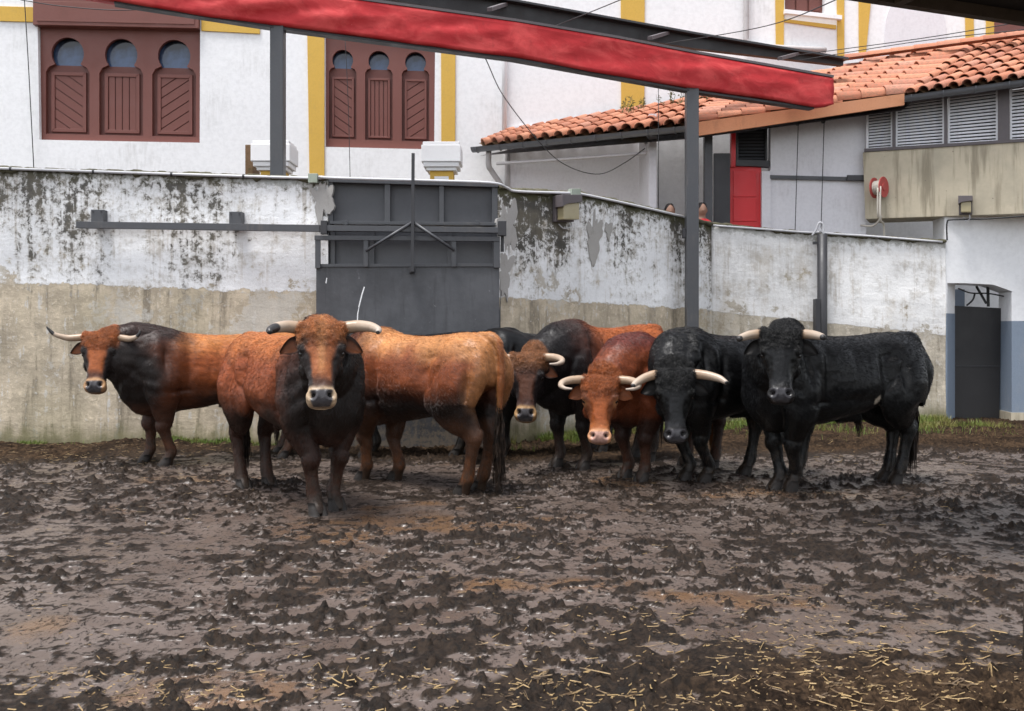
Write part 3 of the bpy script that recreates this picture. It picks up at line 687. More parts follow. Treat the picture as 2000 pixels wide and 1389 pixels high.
MB().pprism(PW, [(1533, -60), (1612, -60), (1612, 32), (1533, 24)], -.2, -.16).build('frame', MAT['brown'], wd)
for x in (1536, 1560, 1585): MB().pprism(PW, [(x, -60), (x+21, -60), (x+21, 16+x*.02-30), (x, 14+x*.02-30)], -.159, -.13).build('plank', MAT['brown'], wd, bevel=.004)
# downpipes of the building
def pipe(name, pts, r_, mat, parent, n=8): return MB().tube(pts, r_, n).build(name, mat, parent, True)
pipe('downpipe', [PW.p(985, -60, .06), PW.p(985, 262, .06)], .045, MAT['white_trim'], WB)
pipe('downpipe', spline([PW.p(1455, -60, .08), PW.p(1455, 60, .08), PW.p(1456, 84, .08), PW.p(1475, 92, .08), PW.p(1530, 96, .08), PW.p(1610, 100, .08)], 4), .05, MAT['pvc'], WB)

# ================================================================== gate piers between wall and building
def pier(px, ytop, Y, label, sc=1.0, lichen=False):
    c = pt(px, ytop, Y); k = 72/FPX*Y/2*sc; r = empty('gate_pier', (c.x, Y, 0), label, 'pier', 'white capped piers behind the wall')
    MB().box((c.x-k*.62, Y-k*.62, 0), (c.x+k*.62, Y+k*.62, c.z-.42)).build('shaft', MAT['yellow'], r)
    MB().box((c.x-k*.38, Y-k*.64, 0), (c.x+k*.38, Y-k*.625, c.z-.50)).build('shaft_panel', MAT['white_trim'], r)
    b = MB(); zz = c.z
    for z0, z1, q in ((zz-.42, zz-.37, .80), (zz-.369, zz-.30, .95), (zz-.299, zz-.05, 1.05), (zz-.049, zz, .98)):
        MB().box((c.x-k*q, Y-k*q, z0), (c.x+k*q, Y+k*q, z1)).build('cap', MAT['white_trim'], r, bevel=.012)
pier(537, 281, 14.2, 'white capped ochre pier half hidden by the left grey post')
pier(864, 283, 14.6, 'white capped ochre pier standing above the grey gate')
pb = pt(490, 285, 14.6); tag(MB().box((pb.x-.06, 14.5, 0), (pb.x+.06, 14.9, pb.z)).build('stub_wall', MAT['tile_bed'], None, bevel=.01), 'lichen covered end of a low wall beside the left capped pier', 'wall')

# ================================================================== tiled annex
A = pt(935, 286, 17.25); B = pt(1352, 243, 15.45); Cc = pt(1765, 186, 15.15); Ee = pt(2120, 138, 14.2); N = pt(1905, 82, 17.6); N2 = pt(2300, 40, 16.6)
AN = empty('tiled_annex', Vector((B.x+2, 16.2, 0)), 'low annex with red barrel-tile roof, grey gutters and louvred windows', 'building')
tw, tl = .125, .46
def tile_mesh():
    V, F = [], []; n = 7
    for lay, rr in ((0, 1.0), (1, .84)):
        for t in (0, 1):
            r_ = (1.0 if t == 0 else .84)*rr
            for k in range(n):
                an = math.pi*k/(n-1); V.append((math.cos(an)*r_*.5, t*1.0, math.sin(an)*r_*.46-(.03 if lay else 0)))
    for k in range(n-1):
        F += [(k, k+1, n+k+1, n+k), (2*n+k, 3*n+k, 3*n+k+1, 2*n+k+1), (k, 2*n+k, 2*n+k+1, k+1)]
    me = bpy.data.meshes.new('tile'); me.from_pydata(V, [], F); me.materials.append(MAT['tile']); me.polygons.foreach_set('use_smooth', [True]*len(F)); me.update(); return me
TM = tile_mesh(); NT = [0]
def roof(edge0, edge1, ncol, nrow, label=None):
    """edge0(u): eave, edge1(u): top; straight columns of overlapping half-round tiles, plus the mortar bed and channels below"""
    Rf = empty('roof', edge0(.5), parent=AN)
    if label: Rf['label'] = label
    V, F = [], []; nu, nv_ = ncol*6, nrow
    for i in range(nu+1):
        for j in range(nv_+1):
            u = i/nu; p = edge0(u).lerp(edge1(u), j/nv_); ph = math.cos(2*math.pi*(u*ncol)); V.append(p+Vector((0,0,.02+.035*ph)))
    for i in range(nu):
        for j in range(nv_): e = i*(nv_+1)+j; F.append((e, e+nv_+1, e+nv_+2, e+1))
    q = len(V); V += [v-Vector((0,0,.07)) for v in V]; F += [tuple(x+q for x in f[::-1]) for f in F]
    mk('tile_channels', V, F, MAT['tile_bed'], Rf, True)
    for i in range(ncol):
        u = (i+.5)/ncol; a_, b_ = edge0(u), edge1(u); du = (edge0(u+.5/ncol)-edge0(u-.5/ncol)); du1 = (edge1(u+.5/ncol)-edge1(u-.5/ncol))
        for j in range(nrow):
            t0 = j/nrow; t1 = (j+1.22)/nrow; p0 = a_.lerp(b_, t0); p1 = a_.lerp(b_, t1); y_ = p1-p0; x_ = du.lerp(du1, t0)
            p0 = p0 - (y_*.10 if j == 0 else y_*0)
            jit = random.uniform(-.012, .012); z_ = x_.cross(y_).normalized()
            if z_.z < 0: z_ = -z_
            wdt = x_.length*.86; xx_ = x_.normalized(); yn = y_.normalized(); xx_ = (xx_-yn*xx_.dot(yn)).normalized(); zz_ = xx_.cross(yn)
            if zz_.z < 0: xx_ = -xx_; zz_ = xx_.cross(yn)
            rotj = Matrix.Rotation(random.uniform(-.03, .03), 3, zz_); xx_ = rotj @ xx_; yn2 = rotj @ yn
            pos = p0 + zz_*(.035+.012+random.uniform(-.006, .006)) + xx_*jit
            Mx = Matrix((( xx_.x*wdt, yn2.x*y_.length, zz_.x*wdt, 0), (xx_.y*wdt, yn2.y*y_.length, zz_.y*wdt, 0), (xx_.z*wdt, yn2.z*y_.length, zz_.z*wdt, 0), (0,0,0,1)))
            o = bpy.data.objects.new('roof_tile', TM); COL.objects.link(o); o.parent = Rf
            Mx.translation = pos - W[Rf.name]; Mx = Mx @ Matrix.Rotation(-.05, 4, 'X'); o.matrix_local = Mx; NT[0] += 1
    return Rf
def bez(a, m_, c): return lambda u: a*(1-u)**2+m_*(2*u*(1-u))+c*u*u
Bt = pt(1428, 186, 17.35); At = pt(990, 263, 17.35)
R0 = roof(lambda u: A.lerp(B, u), lambda u: At.lerp(Bt, u), 16, 5, 'left run of orange barrel tiles above the grey gutter')
R1 = roof(lambda u: Bt.lerp(B, u), lambda u: N.lerp(Cc, u), 11, 9, 'middle run of orange barrel tiles behind the red beam end')
R2 = roof(lambda u: Cc.lerp(Ee, u), lambda u: N.lerp(N2, u), 12, 9, 'right run of pinkish barrel tiles above the louvres')
for k in range(9):                                                   # ridge tiles along the top edge
    p = pt(1650+45*k, 116-6.0*k, 17.3-.12*k); p1 = pt(1650+45*(k+1.15), 116-6.0*(k+1.15), 17.3-.12*(k+1.15)); y_ = p1-p; x_ = Vector((y_.y, -y_.x, 0)).normalized(); z_ = x_.cross(y_).normalized()
    if z_.z < 0: x_ = -x_; z_ = -z_
    o = bpy.data.objects.new('ridge_tile', TM); COL.objects.link(o); o.parent = AN; w_ = .20
    Mx = Matrix(((x_.x*w_, y_.x, z_.x*w_, 0), (x_.y*w_, y_.y, z_.y*w_, 0), (x_.z*w_, y_.z, z_.z*w_, 0), (0,0,0,1))); Mx.translation = p-W[AN.name]; o.matrix_local = Mx
def gutter(a, b_, label=None):
    n = 18; d = (b_-a).normalized(); out = Vector((d.y, -d.x, 0)).normalized(); V, F = [], []; K = 9
    for i in (0, 1):
        p = (a, b_)[i]
        for lay, r_ in ((0, .085), (1, .078)):
            for k in range(K): an = math.pi*k/(K-1); V.append(p+out*(.05-math.cos(an)*r_*-1)*1.0-Vector((0,0,math.sin(an)*r_+.02)))
    for lay in (0, 1):
        for k in range(K-1): e = lay*K+k; F.append((e, e+1, 2*K+e+1, 2*K+e))
    F += [(0, K, 3*K, 2*K), (K-1, 2*K-1, 4*K-1, 3*K-1)]
    g = mk('gutter', V, F, MAT['zinc'], AN, True)
    L = (b_-a).length
    for k in range(int(L/.45)+1):
        p = a+d*min(L-.02, .1+.45*k); MB().tube([p+out*(.05+math.cos(t)*.092)-Vector((0,0,math.sin(t)*.092+.02)) for t in np.linspace(0, math.pi, 9)], .008, 5).build('gutter_strap', MAT['zinc'], g)
gutter(A+Vector((-.08,-.02,-.02)), B+Vector((0,0,-.02))); gutter(Cc+Vector((.0,-.03,-.02)), Ee+Vector((0,-.02,-.02)))
vd = (Cc-B); MB().add(*(lambda q: (q, [(0,1,2,3),(7,6,5,4),(0,4,5,1),(1,5,6,2),(2,6,7,3),(3,7,4,0)]))([B+Vector((0,-.03,.02)), Cc+Vector((0,-.03,.02)), Cc+Vector((0,-.03,-.16)), B+Vector((0,-.03,-.20)), B+Vector((0,.03,.02)), Cc+Vector((0,.03,.02)), Cc+Vector((0,.03,-.16)), B+Vector((0,.03,-.20))])).build('verge_board', MAT['wood'], AN)
pipe('downpipe', spline([A+Vector((.18,-.08,-.10)), A+Vector((.18,-.08,-.36)), A+Vector((.24,-.03,-.46)), A+Vector((.46,.03,-.85)), A+Vector((.5,.05,-1.6))], 4), .05, MAT['pvc'], AN)
pipe('downpipe', [PW.p(991, 292, .06), PW.p(991, 400, .06)], .05, MAT['pvc'], AN)
pipe('bracing_pipe', [pt(970, 320, 17.0), pt(1262, 300, 15.95), pt(1262, 278, 15.95)], .028, MAT['pvc'], AN)
# walls below the roof
PA = Plane.px(1500, 16.0, 1690, 15.85)
MB().pprism(PA, [(1505, 236), (1692, 205), (1692, 640), (1505, 640)], -.25, 0).build('wall', MAT['shade_wall'], AN)
MB().pprism(PA, [(1487, 335), (1504.5, 335), (1504.5, 640), (1487, 640)], -.22, .05).build('wall_end', MAT['shade_wall'], AN)
MB().rect(PA, 1503, 343, 1690, 350, .003, .06, .025).build('pipe_rail', MAT['steel'], AN)
MB().rect(PA, 1652, 344, 1688, 354, .061, .11).build('pipe_rail', MAT['steel_dark'], AN)
dr = empty('red_door', PA.p(1460, 640, 0), parent=AN)
MB().pprism(PA, [(1427, 322), (1488, 326), (1488, 640), (1427, 640)], -.12, -.06).build('leaf', MAT['red'], dr)
for q in ((1433, 333, 1478, 384), (1433, 387, 1478, 432)): MB().rect(PA, *q, -.059, -.045).build('panel', MAT['red'], dr, bevel=.006)
MB().pprism(PA, [(1428, 244), (1437, 244), (1437, 326), (1428, 326)], -.16, .0).build('door_post', MAT['red'], dr)
MB().pprism(PA, [(1437.5, 312), (1503, 314), (1503, 326), (1437.5, 324)], -.14, .01).build('lintel', MAT['steel_dark'], dr)
def louvre(pl, x0, y0, x1, y1, sl_, n, mat, framemat, d=.0, fr=4):
    Lv = empty('louvre_panel', pl.p((x0+x1)/2, y1, d), parent=AN)
    MB().pprism(pl, [(x0, y0), (x1, y0+(x1-x0)*sl_[0]), (x1, y1+(x1-x0)*sl_[1]), (x0, y1)], d-.14, d-.12).build('backing', MAT['black'], Lv)
    for xa, xb in ((x0, x0+fr), (x1-fr, x1)):
        f_ = lambda x, y, s_: (x, y+(x-x0)*s_)
        MB().pprism(pl, [f_(xa, y0, sl_[0]), f_(xb, y0, sl_[0]), f_(xb, y1, sl_[1]), f_(xa, y1, sl_[1])], d-.10, d+.01).build('stile', framemat, Lv, bevel=.003)
    for k in range(n):
        t = (k+.5)/n; ya = y0+(y1-y0)*t; yb = ya+(x1-x0)*(sl_[0]*(1-t)+sl_[1]*t)
        a_, b_ = pl.p(x0+fr, ya, d-.05), pl.p(x1-fr, yb, d-.05); h_ = (y1-y0)/n/FPX*a_.y*.62
        up = (Vector((0,0,1))*.75-pl.n*.66).normalized()
        MB().bar(a_, b_, .010, h_*1.25, up=up).build('slat', mat, Lv)
PF = Plane.px(1688, 15.7, 2000, 14.7)
louvre(PA, 1439, 246, 1500, 311, (0, 0), 10, MAT['steel'], MAT['steel_dark'], -.05)
for x0, x1 in ((1691, 1743), (1748, 1844), (1851, 1949), (1973, 2060)):
    y0 = 207-(x0-1691)*.125; y1 = 291-(x0-1691)*.060
    louvre(PF, x0, y0, x1, y1, (-.125, -.060), 15, MAT['louvre'], MAT['louvre'], -.06)
    MB().pprism(PF, [(x1, y0-(x1-x0)*.125-4), (x1+6 if x1 != 1949 else 1972, y0-(x1-x0)*.125-5), (x1+6 if x1 != 1949 else 1972, y1-(x1-x0)*.06+1), (x1, y1-(x1-x0)*.06+1)], -.12, .02).build('mullion', MAT['lamp_box'], AN)
MB().pprism(PF, [(1688, 291), (2070, 267), (2070, 273), (1688, 297)], -.12, .025).build('sill_rail', MAT['lamp_box'], AN)
MB().pprism(PF, [(1686, 205), (2070, 150), (2070, 158), (1686, 214)], -.12, .03).build('head_rail', MAT['lamp_box'], AN)
MB().pprism(PF, [(1685, 297.5), (2080, 271), (2080, 415), (1690, 428)], -.7, .0).build('concrete_beam', MAT['concrete'], AN, bevel=.01)
wall_lamp(PF, 1873, 386, 1899, 420, 'small bulkhead lamp on the concrete beam at the right', off=.005)
# room behind, under the eave
MB().pprism(PW, [(990, 250), (1246, 235), (1246, 660), (990, 660)], .02, .06).build('wall', MAT['shade_wall'], AN)
x0 = PW.p(1246, 300, .06); x1_ = pt(1430, 300, 16.0)
MB().box((x0.x, 15.75+.4, 0), (x0.x+.12, x0.y-.0, 5.0)).build('wall', MAT['shade_wall'], AN)  # partition added to keep the bay on its right dark
MB().box((x0.x-.5, 17.75, 0), (x1_.x+1.4, 17.85, 5.0)).build('wall', MAT['painted_shade'], AN)
pc_ = pt(1383, 300, 15.9); MB().box((pc_.x-.065, 15.85, 0), (pc_.x+.065, 15.98, 4.6)).build('column', MAT['steel'], AN, bevel=.008)
MB().box((pc_.x+.10, 15.9, 0), (pc_.x+.36, 15.96, 4.3)).build('dark_door_or_passage', MAT['steel_dark'], AN)  # dark sheet standing in for the shade of the open passage
# soffit and floor
MB().add([A+Vector((0,.05,-.16)), B+Vector((0,.05,-.22)), Cc+Vector((0,.1,-.22)), N+Vector((0,0,-.25))], [(0,1,2,3)]).build('soffit', MAT['lamp_box'], AN)
fl = MB().box((.0, 15.3, 1.55), (6.2, 17.7, 1.70)).build('walkway', MAT['concrete']); tag(fl, 'concrete walkway floor behind the corral wall', 'floor', kind='structure')

# ---- doorway wall at the right
PD = Plane.px(1845, 15.22, 2010, 15.10)
DW_ = empty('doorway_wall', Vector((PD.p(1920, 640).x, 15.2, 0)), 'white and blue-grey wall with a dark doorway at the right edge', 'wall')
z0 = 905
MB().pprism(PD, [(1845, 418), (2200, 400), (2200, 545), (1985, 572), (1940, 556), (1884, 553), (1845, 553)], -.55, -.002).build('lintel_wall', MAT['white'], DW_)
for nm, mt, ya, yb, o_ in (('jamb', 'white', 553, 612, 0), ('jamb_dado', 'blue', 612, 826, .002)):
    MB().pprism(PD, [(1845, ya), (1850, ya), (1850, yb), (1845, yb)], -.55, o_).build(nm, MAT[mt], DW_)
# the deep left reveal, splayed so that it shows
def reveal(ya, yb, mt, off):
    a0, a1 = PD.p(1849, ya, .0), PD.p(1849, yb, .0); b0, b1 = PD.p(1884, ya, -.42), PD.p(1884, yb, -.42)
    q = [a0, b0, b1, a1]; q = [p+PD.t*off for p in q]; MB().prism(q, -PD.t*.06-PD.n*.05).build('reveal', MAT[mt], DW_)
reveal(553, 612, 'white', 0); reveal(612, 828, 'blue', .003)
MB().pprism(PD, [(1976, 570), (2200, 548), (2200, 627), (1976, 627)], -.5, -.003).build('wall', MAT['white'], DW_)
MB().pprism(PD, [(1976, 627), (2200, 627), (2200, 806), (1976, 806)], -.5, .0).build('dado', MAT['blue'], DW_)
MB().pprism(PD, [(1974, 806), (2200, 806), (2200, 840), (1974, 840)], -.5, .01).build('plinth', MAT['concrete'], DW_)
MB().pprism(PD, [(1850, 553), (2000, 553), (2000, 640), (1850, 640)], -2.6, -2.5).build('inner_wall', MAT['blue'], DW_)
D = empty('dark_door_or_passage', PD.p(1930, 820, -.4), 'black metal door leaf in the doorway at the right edge', 'door')
MB().pprism(PD, [(1882, 596), (1976, 601), (1972, 826), (1880, 826)], -.46, -.41).build('leaf', MAT['black'], D)
MB().rect(PD, 1881, 716, 1973, 718, -.409, -.40).build('seam', MAT['steel_dark'], D)
MB().bar(PD.p(1948, 556, -.38), PD.p(1949, 598, -.38), .035, .035).build('upright', MAT['black'], D)
MB().bar(PD.p(1925, 557, -.38), PD.p(1945, 592, -.38), .03, .03).build('strut', MAT['black'], D)
MB().tube(spline([PD.p(1885, 562, -.3), PD.p(1910, 571, -.3), PD.p(1945, 572, -.3), PD.p(1978, 578, -.3)], 5), .012, 6).build('cable', MAT['black'], D)
MB().tube(spline([PD.p(1918, 573, -.3), PD.p(1914, 585, -.3), PD.p(1902, 596, -.3)], 4), .014, 6).build('cable', MAT['black'], D)
rod = MB().bar(PD.p(1912, 517, .02), PD.p(1912, 556, .02), .03, .03).build('iron_rod', MAT['steel']); tag(rod, 'short rusty iron rod set in the wall above the doorway', 'rod')

# ---- hose reel
hp = PF.p(1718, 369, .16); hr = empty('hose_reel', hp-Vector((0,0,.2)), 'faded red fire hose reel with pale hose on the concrete beam', 'hose reel')
ax = (PF.t*.93+PF.n*.35).normalized()
for sgn in (-1, 1):
    c = hp+ax*.075*sgn; V = [c+ax*.008]; F = []; u = Vector((0,0,1)); v = ax.cross(u); n = 22
    ring = [c+(u*math.cos(2*math.pi*k/n)*.165+v*math.sin(2*math.pi*k/n)*.165) for k in range(n)]
    MB().prism(ring, ax*.014).build('flange', MAT['reel'], hr)
for k in range(5):
    c = hp+ax*(-.052+.026*k); n = 20; MB().tube([c+(Vector((0,0,1))*math.cos(2*math.pi*j/n)+ax.cross(Vector((0,0,1)))*math.sin(2*math.pi*j/n))*.10 for j in range(n+1)], .015, 7).build('hose_turn', MAT['hose'], hr, True)
MB().tube([hp-ax*.1, hp+ax*.1], .06, 12).build('drum', MAT['reel'], hr)
MB().tube(spline([hp+PF.n*.12-Vector((0,0,.02)), hp+PF.n*.10-Vector((0,0,.45)), PF.p(1722, 425, .1), PF.p(1706, 441, .0), PF.p(1680, 439, -.1)], 6), .016, 8).build('hose', MAT['hose'], hr, True)
MB().tube(spline([hp+PF.n*.13+ax*.04, hp+PF.n*.12+ax*.04-Vector((0,0,.5)), PF.p(1727, 440, .08), PF.p(1727, 475, .0)], 6), .016, 8).build('hose', MAT['hose'], hr, True)
# ---- pulleys and ropes on the white wall
for x, y, lb in ((1555, 238, 'left black pulley with rope under the verge board'), (1605, 234, 'right black pulley with rope under the verge board')):
    p = PA.p(x, y, .12); r = empty('pulley', p, lb, 'pulley', 'pulleys on the annex wall')
    MB().tube([p-PA.t*.02, p+PA.t*.02], .085, 14).build('block', MAT['black'], r); MB().box((p.x-.02, p.y-.02, p.z), (p.x+.02, p.y+.02, p.z+.2)).build('strap', MAT['black'], r)
    MB().tube([p+PA.n*.06, PA.p(x-6, 460, .16)], .007, 5).build('rope', MAT['cable'], r)
# ---- cables
def cable(pts, label, r_=.008, n=8): return tag(MB().tube(spline(pts, n), r_, 6).build('cable', MAT['cable'], None, True), label, 'cable', 'cables and wires strung about the yard')
cable([PB.p(950, 112, -.05), pt(985, 190, 15.5), pt(1060, 285, 15.8), pt(1110, 325, 15.9), pt(1170, 340, 16), pt(1220, 318, 16), pt(1262, 288, 15.95)], 'black cable sagging from the red beam across the annex eave')
cable([PW.p(50, -40, .1), PW.p(60, 120, .1), PW.p(71, 330, .1)], 'thin black cable hanging beside the left arched window')
cable([pt(674, 75, 16), pt(680, 200, 16), pt(684, 350, 16)], 'thin black cable in front of the smaller arched window', .006)
cable([pt(1286, 165, 14.9), pt(1286, 420, 14.9)], 'thin black rope hanging beside the tall grey post', .006, 3)
cable([pt(1300, 85, 14.8), pt(1500, 50, 12), pt(1680, -20, 9)], 'black stay wire from the red beam to the top edge', .006)
cable([pt(1555, 108, 14.6), pt(1800, 75, 13), pt(2000, 42, 12)], 'upper black wire over the tiled roof', .006)
cable([pt(1560, 118, 14.7), pt(1800, 80, 13.5), pt(2000, 58, 12.5)], 'lower black wire over the tiled roof', .006)
cable([pt(1080, 52, 13.9), pt(1150, 25, 12), pt(1260, -20, 10)], 'black stay wire above the middle of the red beam', .006)
cable([pt(40, 0, 14), pt(120, 12, 14), pt(230, 20, 14), pt(340, 15, 14)], 'black cable looping below the top edge at the left', .007)
# ---- conduit on the concrete beam / doorway wall
cable([PF.p(1850, 470, .05), PF.p(1850, 436, .05), PF.p(1862, 430, .05), PF.p(1930, 428, .05), PF.p(2010, 422, .05)], 'dark conduit bending under the concrete beam', .012)

# ---- dark roof edge over the camera, post at the right edge
e0, e1 = pt(1650, 0, 7.57), pt(2000, 52, 8.24); zr = (e0.z+e1.z)/2; dv = (e1-e0); dv.z = 0; dv.normalize(); bk = Vector((dv.y, -dv.x, 0))
m0 = (e0+e1)/2; m0.z = zr+.10; q = [m0-dv*2.2, m0+dv*3, m0+dv*3+bk*5, m0-dv*2.2+bk*5]
rf = empty('lean_to_roof', m0, 'dark roof edge overhanging the yard in the upper right corner', 'roof')
MB().prism(q, (0,0,.06)).build('boards', MAT['roof_under'], rf)
MB().prism([q[0]-Vector((0,0,.10)), q[1]-Vector((0,0,.10)), q[1]+bk*.08-Vector((0,0,.10)), q[0]+bk*.08-Vector((0,0,.10))], (0,0,.095)).build('edge_beam', MAT['old_wood'], rf)
for k in range(4): MB().bar(m0+dv*(-2+1.5*k)+bk*.1-Vector((0,0,.06)), m0+dv*(-2+1.5*k)+bk*4.8-Vector((0,0,.06)), .08, .11).build('rafter', MAT['old_wood'], rf)
pw_ = gnd(2003, 1300); r = empty('wooden_post', (pw_.x+.045, pw_.y, 0), 'rough wooden post cut by the right edge of the yard', 'post')
MB().tube([(pw_.x+.045, pw_.y, -.1), (pw_.x+.05, pw_.y, .4), (pw_.x+.047, pw_.y, .62)], [.055, .05, .046], 12).build('stake', MAT['old_wood'], r, True)
# ================================================================== bulls
def m_coat():
    m = M('bull_coat'); g = m.coord(); col = m.attr('coat', 'Color'); gl = m.attr('gloss'); curl = m.attr('curl')
    hair = m.noise(m.mapping(g, (6, 26, 32), (0, R(35), 0)), 1.0, 6, .70, .6)
    hair2 = m.noise(m.mapping(g, (20, 75, 95), (0, R(25), 0)), 1.0, 4, .65, .4)
    pat = m.noise(g, 5.5, 5, .62); cu = m.noise(g, 55, 4, .6, 1.6)
    hh = m.math('ADD', m.math('MULTIPLY', hair, .6), m.math('MULTIPLY', hair2, .4))
    hh = m.mix(curl, hh, cu)
    k = m.rng(hh, .28, .72, .58, 1.40); k2 = m.rng(pat, .25, .75, .66, 1.30)
    c = m.mix(1.0, col, k, 'MULTIPLY'); c = m.mix(1.0, c, k2, 'MULTIPLY')
    rough = m.math('ADD', gl, m.math('MULTIPLY', m.math('SUBTRACT', hh, .5), .35))
    nb = m.bump(hh, .5, .007)
    lum = m.n('RGBToBW'); m.put(lum.inputs[0], col)
    return m.out(c, rough, nb, spec=m.rng(lum.outputs[0], .005, .12, .22, .28))
MAT['coat'] = m_coat()
m = M('coat_strand'); _lum = m.n('RGBToBW'); _cc = m.attr('coat', 'Color'); m.put(_lum.inputs[0], _cc); MAT['strand'] = m.out(_cc, .36, spec=m.rng(_lum.outputs[0], .004, .08, .34, .36))
def m_horn():
    m = M('horn'); t = m.attr('t'); dk = m.attr('dk'); g = m.coord(); n = m.noise(g, 26, 5, .6); n2 = m.noise(m.mapping(g, (1, 1, 1)), 9, 4)
    c = m.ramp(m.math('ADD', t, m.math('MULTIPLY', m.math('SUBTRACT', n, .5), .18)), [(0, (.13,.075,.04)), (.22, (.28,.185,.115)), (.6, (.38,.30,.23)), (1, (.36,.30,.255))])
    c = m.mix(m.math('MULTIPLY', m.rng(n2, .5, .75), .45), c, (.28,.19,.13))
    c = m.mix(m.rng(m.math('ADD', dk, m.math('MULTIPLY', m.math('SUBTRACT', n2, .5), .35)), .42, .6), c, (.022,.020,.020))
    return m.out(c, .38, m.bump(n, .25, .004), spec=.45)
MAT['horn'] = m_horn()
m = M('bull_eye'); MAT['eye'] = m.out((.008,.006,.005), .06, spec=.6)
MAT['hoof'] = paint('muddy_hoof', (.014,.010,.008), .7, .5, (.03,.021,.015), 14, .5)
def m_hair(name, c, c2):
    m = M(name); oi = m.noise(m.coord(), 22, 3); return m.out(m.mix(m.rng(oi, .35, .65), c, c2), .6, spec=.2)
HAIR = {}
def hair_mat(c, c2):
    key = (tuple(c), tuple(c2))
    if key not in HAIR: HAIR[key] = m_hair('hair_%d' % len(HAIR), c, c2)
    return HAIR[key]

def ringloft(centers, A, B, ra, rb, n=28, pa=1.0, pb=1.0, pear=None):
    """closed loft: rings in the plane of A (half width ra) and B (half height rb)"""
    m = len(centers); th = np.linspace(0, 2*np.pi, n, endpoint=False); c, s = np.cos(th), np.sin(th)
    V = []
    for i in range(m):
        ex = pa[i] if hasattr(pa, '__len__') else pa; ez = pb[i] if hasattr(pb, '__len__') else pb
        x = np.sign(c) * np.abs(c) ** ex * ra[i]; z = np.sign(s) * np.abs(s) ** ez * rb[i]
        if pear is not None: x = x * (1 - pear[i] * s)
        V.append(np.array(centers[i])[None] + x[:, None] * np.array(A[i])[None] + z[:, None] * np.array(B[i])[None])
    V = np.concatenate(V)
    F = [(i*n+k, i*n+(k+1) % n, (i+1)*n+(k+1) % n, (i+1)*n+k) for i in range(m-1) for k in range(n)]
    e0 = V[:n].mean(0); e1 = V[-n:].mean(0); q = len(V); V = np.concatenate([V, [e0, e1]])
    F += [(k, q, (k+1) % n) for k in range(n)] + [((m-1)*n+k, (m-1)*n+(k+1) % n, q+1) for k in range(n)]
    return V, F
def interp(P, n):
    """resample rows of control values smoothly"""
    P = np.array(P, dtype=float); out = []
    Q = np.vstack([2*P[0]-P[1], P, 2*P[-1]-P[-2]]); m = len(P)-1
    for i in range(m*n+1):
        u = i/n; k = min(int(u), m-1); t = u-k; a, b, c, d = Q[k:k+4]
        # tension keeps it from overshooting
        m1 = (c-a)*.42; m2 = (d-b)*.42
        out.append((2*t**3-3*t*t+1)*b + (t**3-2*t*t+t)*m1 + (-2*t**3+3*t*t)*c + (t**3-t*t)*m2)
    return np.array(out)
def limb(ctrl, n=6, k=20):
    """ctrl rows: x y z rf(fore-aft) rl(lateral); the rings lie across the limb"""
    C = interp(ctrl, n); m = len(C); P = C[:, :3]
    A, B = [], []
    for i in range(m):
        t = P[min(i+1, m-1)] - P[max(i-1, 0)]; t /= np.linalg.norm(t)
        lat = np.array([0, 1., 0]); lat = lat - t*np.dot(lat, t); lat /= np.linalg.norm(lat)
        B.append(lat); A.append(np.cross(lat, t))
    return ringloft(P, A, B, C[:, 3], C[:, 4], k)
def ellipsoid(c, r, n=16, rot=None):
    V, F = [], []
    for i in range(1, n):
        ph = math.pi*i/n
        for k in range(2*n):
            th = math.pi*k/n; V.append((math.sin(ph)*math.cos(th)*r[0], math.sin(ph)*math.sin(th)*r[1], math.cos(ph)*r[2]))
    V += [(0, 0, r[2]), (0, 0, -r[2])]; q = len(V)-2; w2 = 2*n
    for i in range(n-2):
        for k in range(w2): F.append((i*w2+k, (i+1)*w2+k, (i+1)*w2+(k+1) % w2, i*w2+(k+1) % w2))
    for k in range(w2): F.append((q, k, (k+1) % w2)); F.append((q+1, (n-2)*w2+(k+1) % w2, (n-2)*w2+k))
    V = np.array(V)
    if rot is not None: V = V @ np.array(rot).T
    return V + np.array(c), F
def voxel(parts, size, smooth=4):
    V = np.concatenate([p[0] for p in parts]); F = []; o = 0
    for v, f in parts: F += [tuple(i+o for i in q) for q in f]; o += len(v)
    me = bpy.data.meshes.new('tmp'); me.from_pydata(V.tolist(), [], F)
    bm = bmesh.new(); bm.from_mesh(me); bmesh.ops.recalc_face_normals(bm, faces=bm.faces); bm.to_mesh(me); bm.free()
    ob = bpy.data.objects.new('tmp', me); COL.objects.link(ob)
    md = ob.modifiers.new('r', 'REMESH'); md.mode = 'VOXEL'; md.voxel_size = size
    dg = bpy.context.evaluated_depsgraph_get(); dg.update()
    m2 = bpy.data.meshes.new_from_object(ob.evaluated_get(dg))
    bpy.data.objects.remove(ob); bpy.data.meshes.remove(me)
    n = len(m2.vertices); co = np.empty(n*3); m2.vertices.foreach_get('co', co); co = co.reshape(-1, 3)
    ed = np.empty(len(m2.edges)*2, dtype=int); m2.edges.foreach_get('vertices', ed); ed = ed.reshape(-1, 2)
    deg = np.bincount(ed.ravel(), minlength=n).astype(float)[:, None]
    def lap(c):
        s = np.zeros_like(c)
        for k in range(3):
            s[:, k] = np.bincount(ed[:, 0], c[ed[:, 1], k], n) + np.bincount(ed[:, 1], c[ed[:, 0], k], n)
        return s/deg - c
    for _ in range(smooth):                       # Taubin: smooths without shrinking
        co = co + .55*lap(co); co = co - .50*lap(co)
    return m2, co
def vnormals(me, co):
    me.vertices.foreach_set('co', co.ravel()); me.update()
    a = np.empty(len(co)*3); me.vertex_normals.foreach_get('vector', a); return a.reshape(-1, 3)
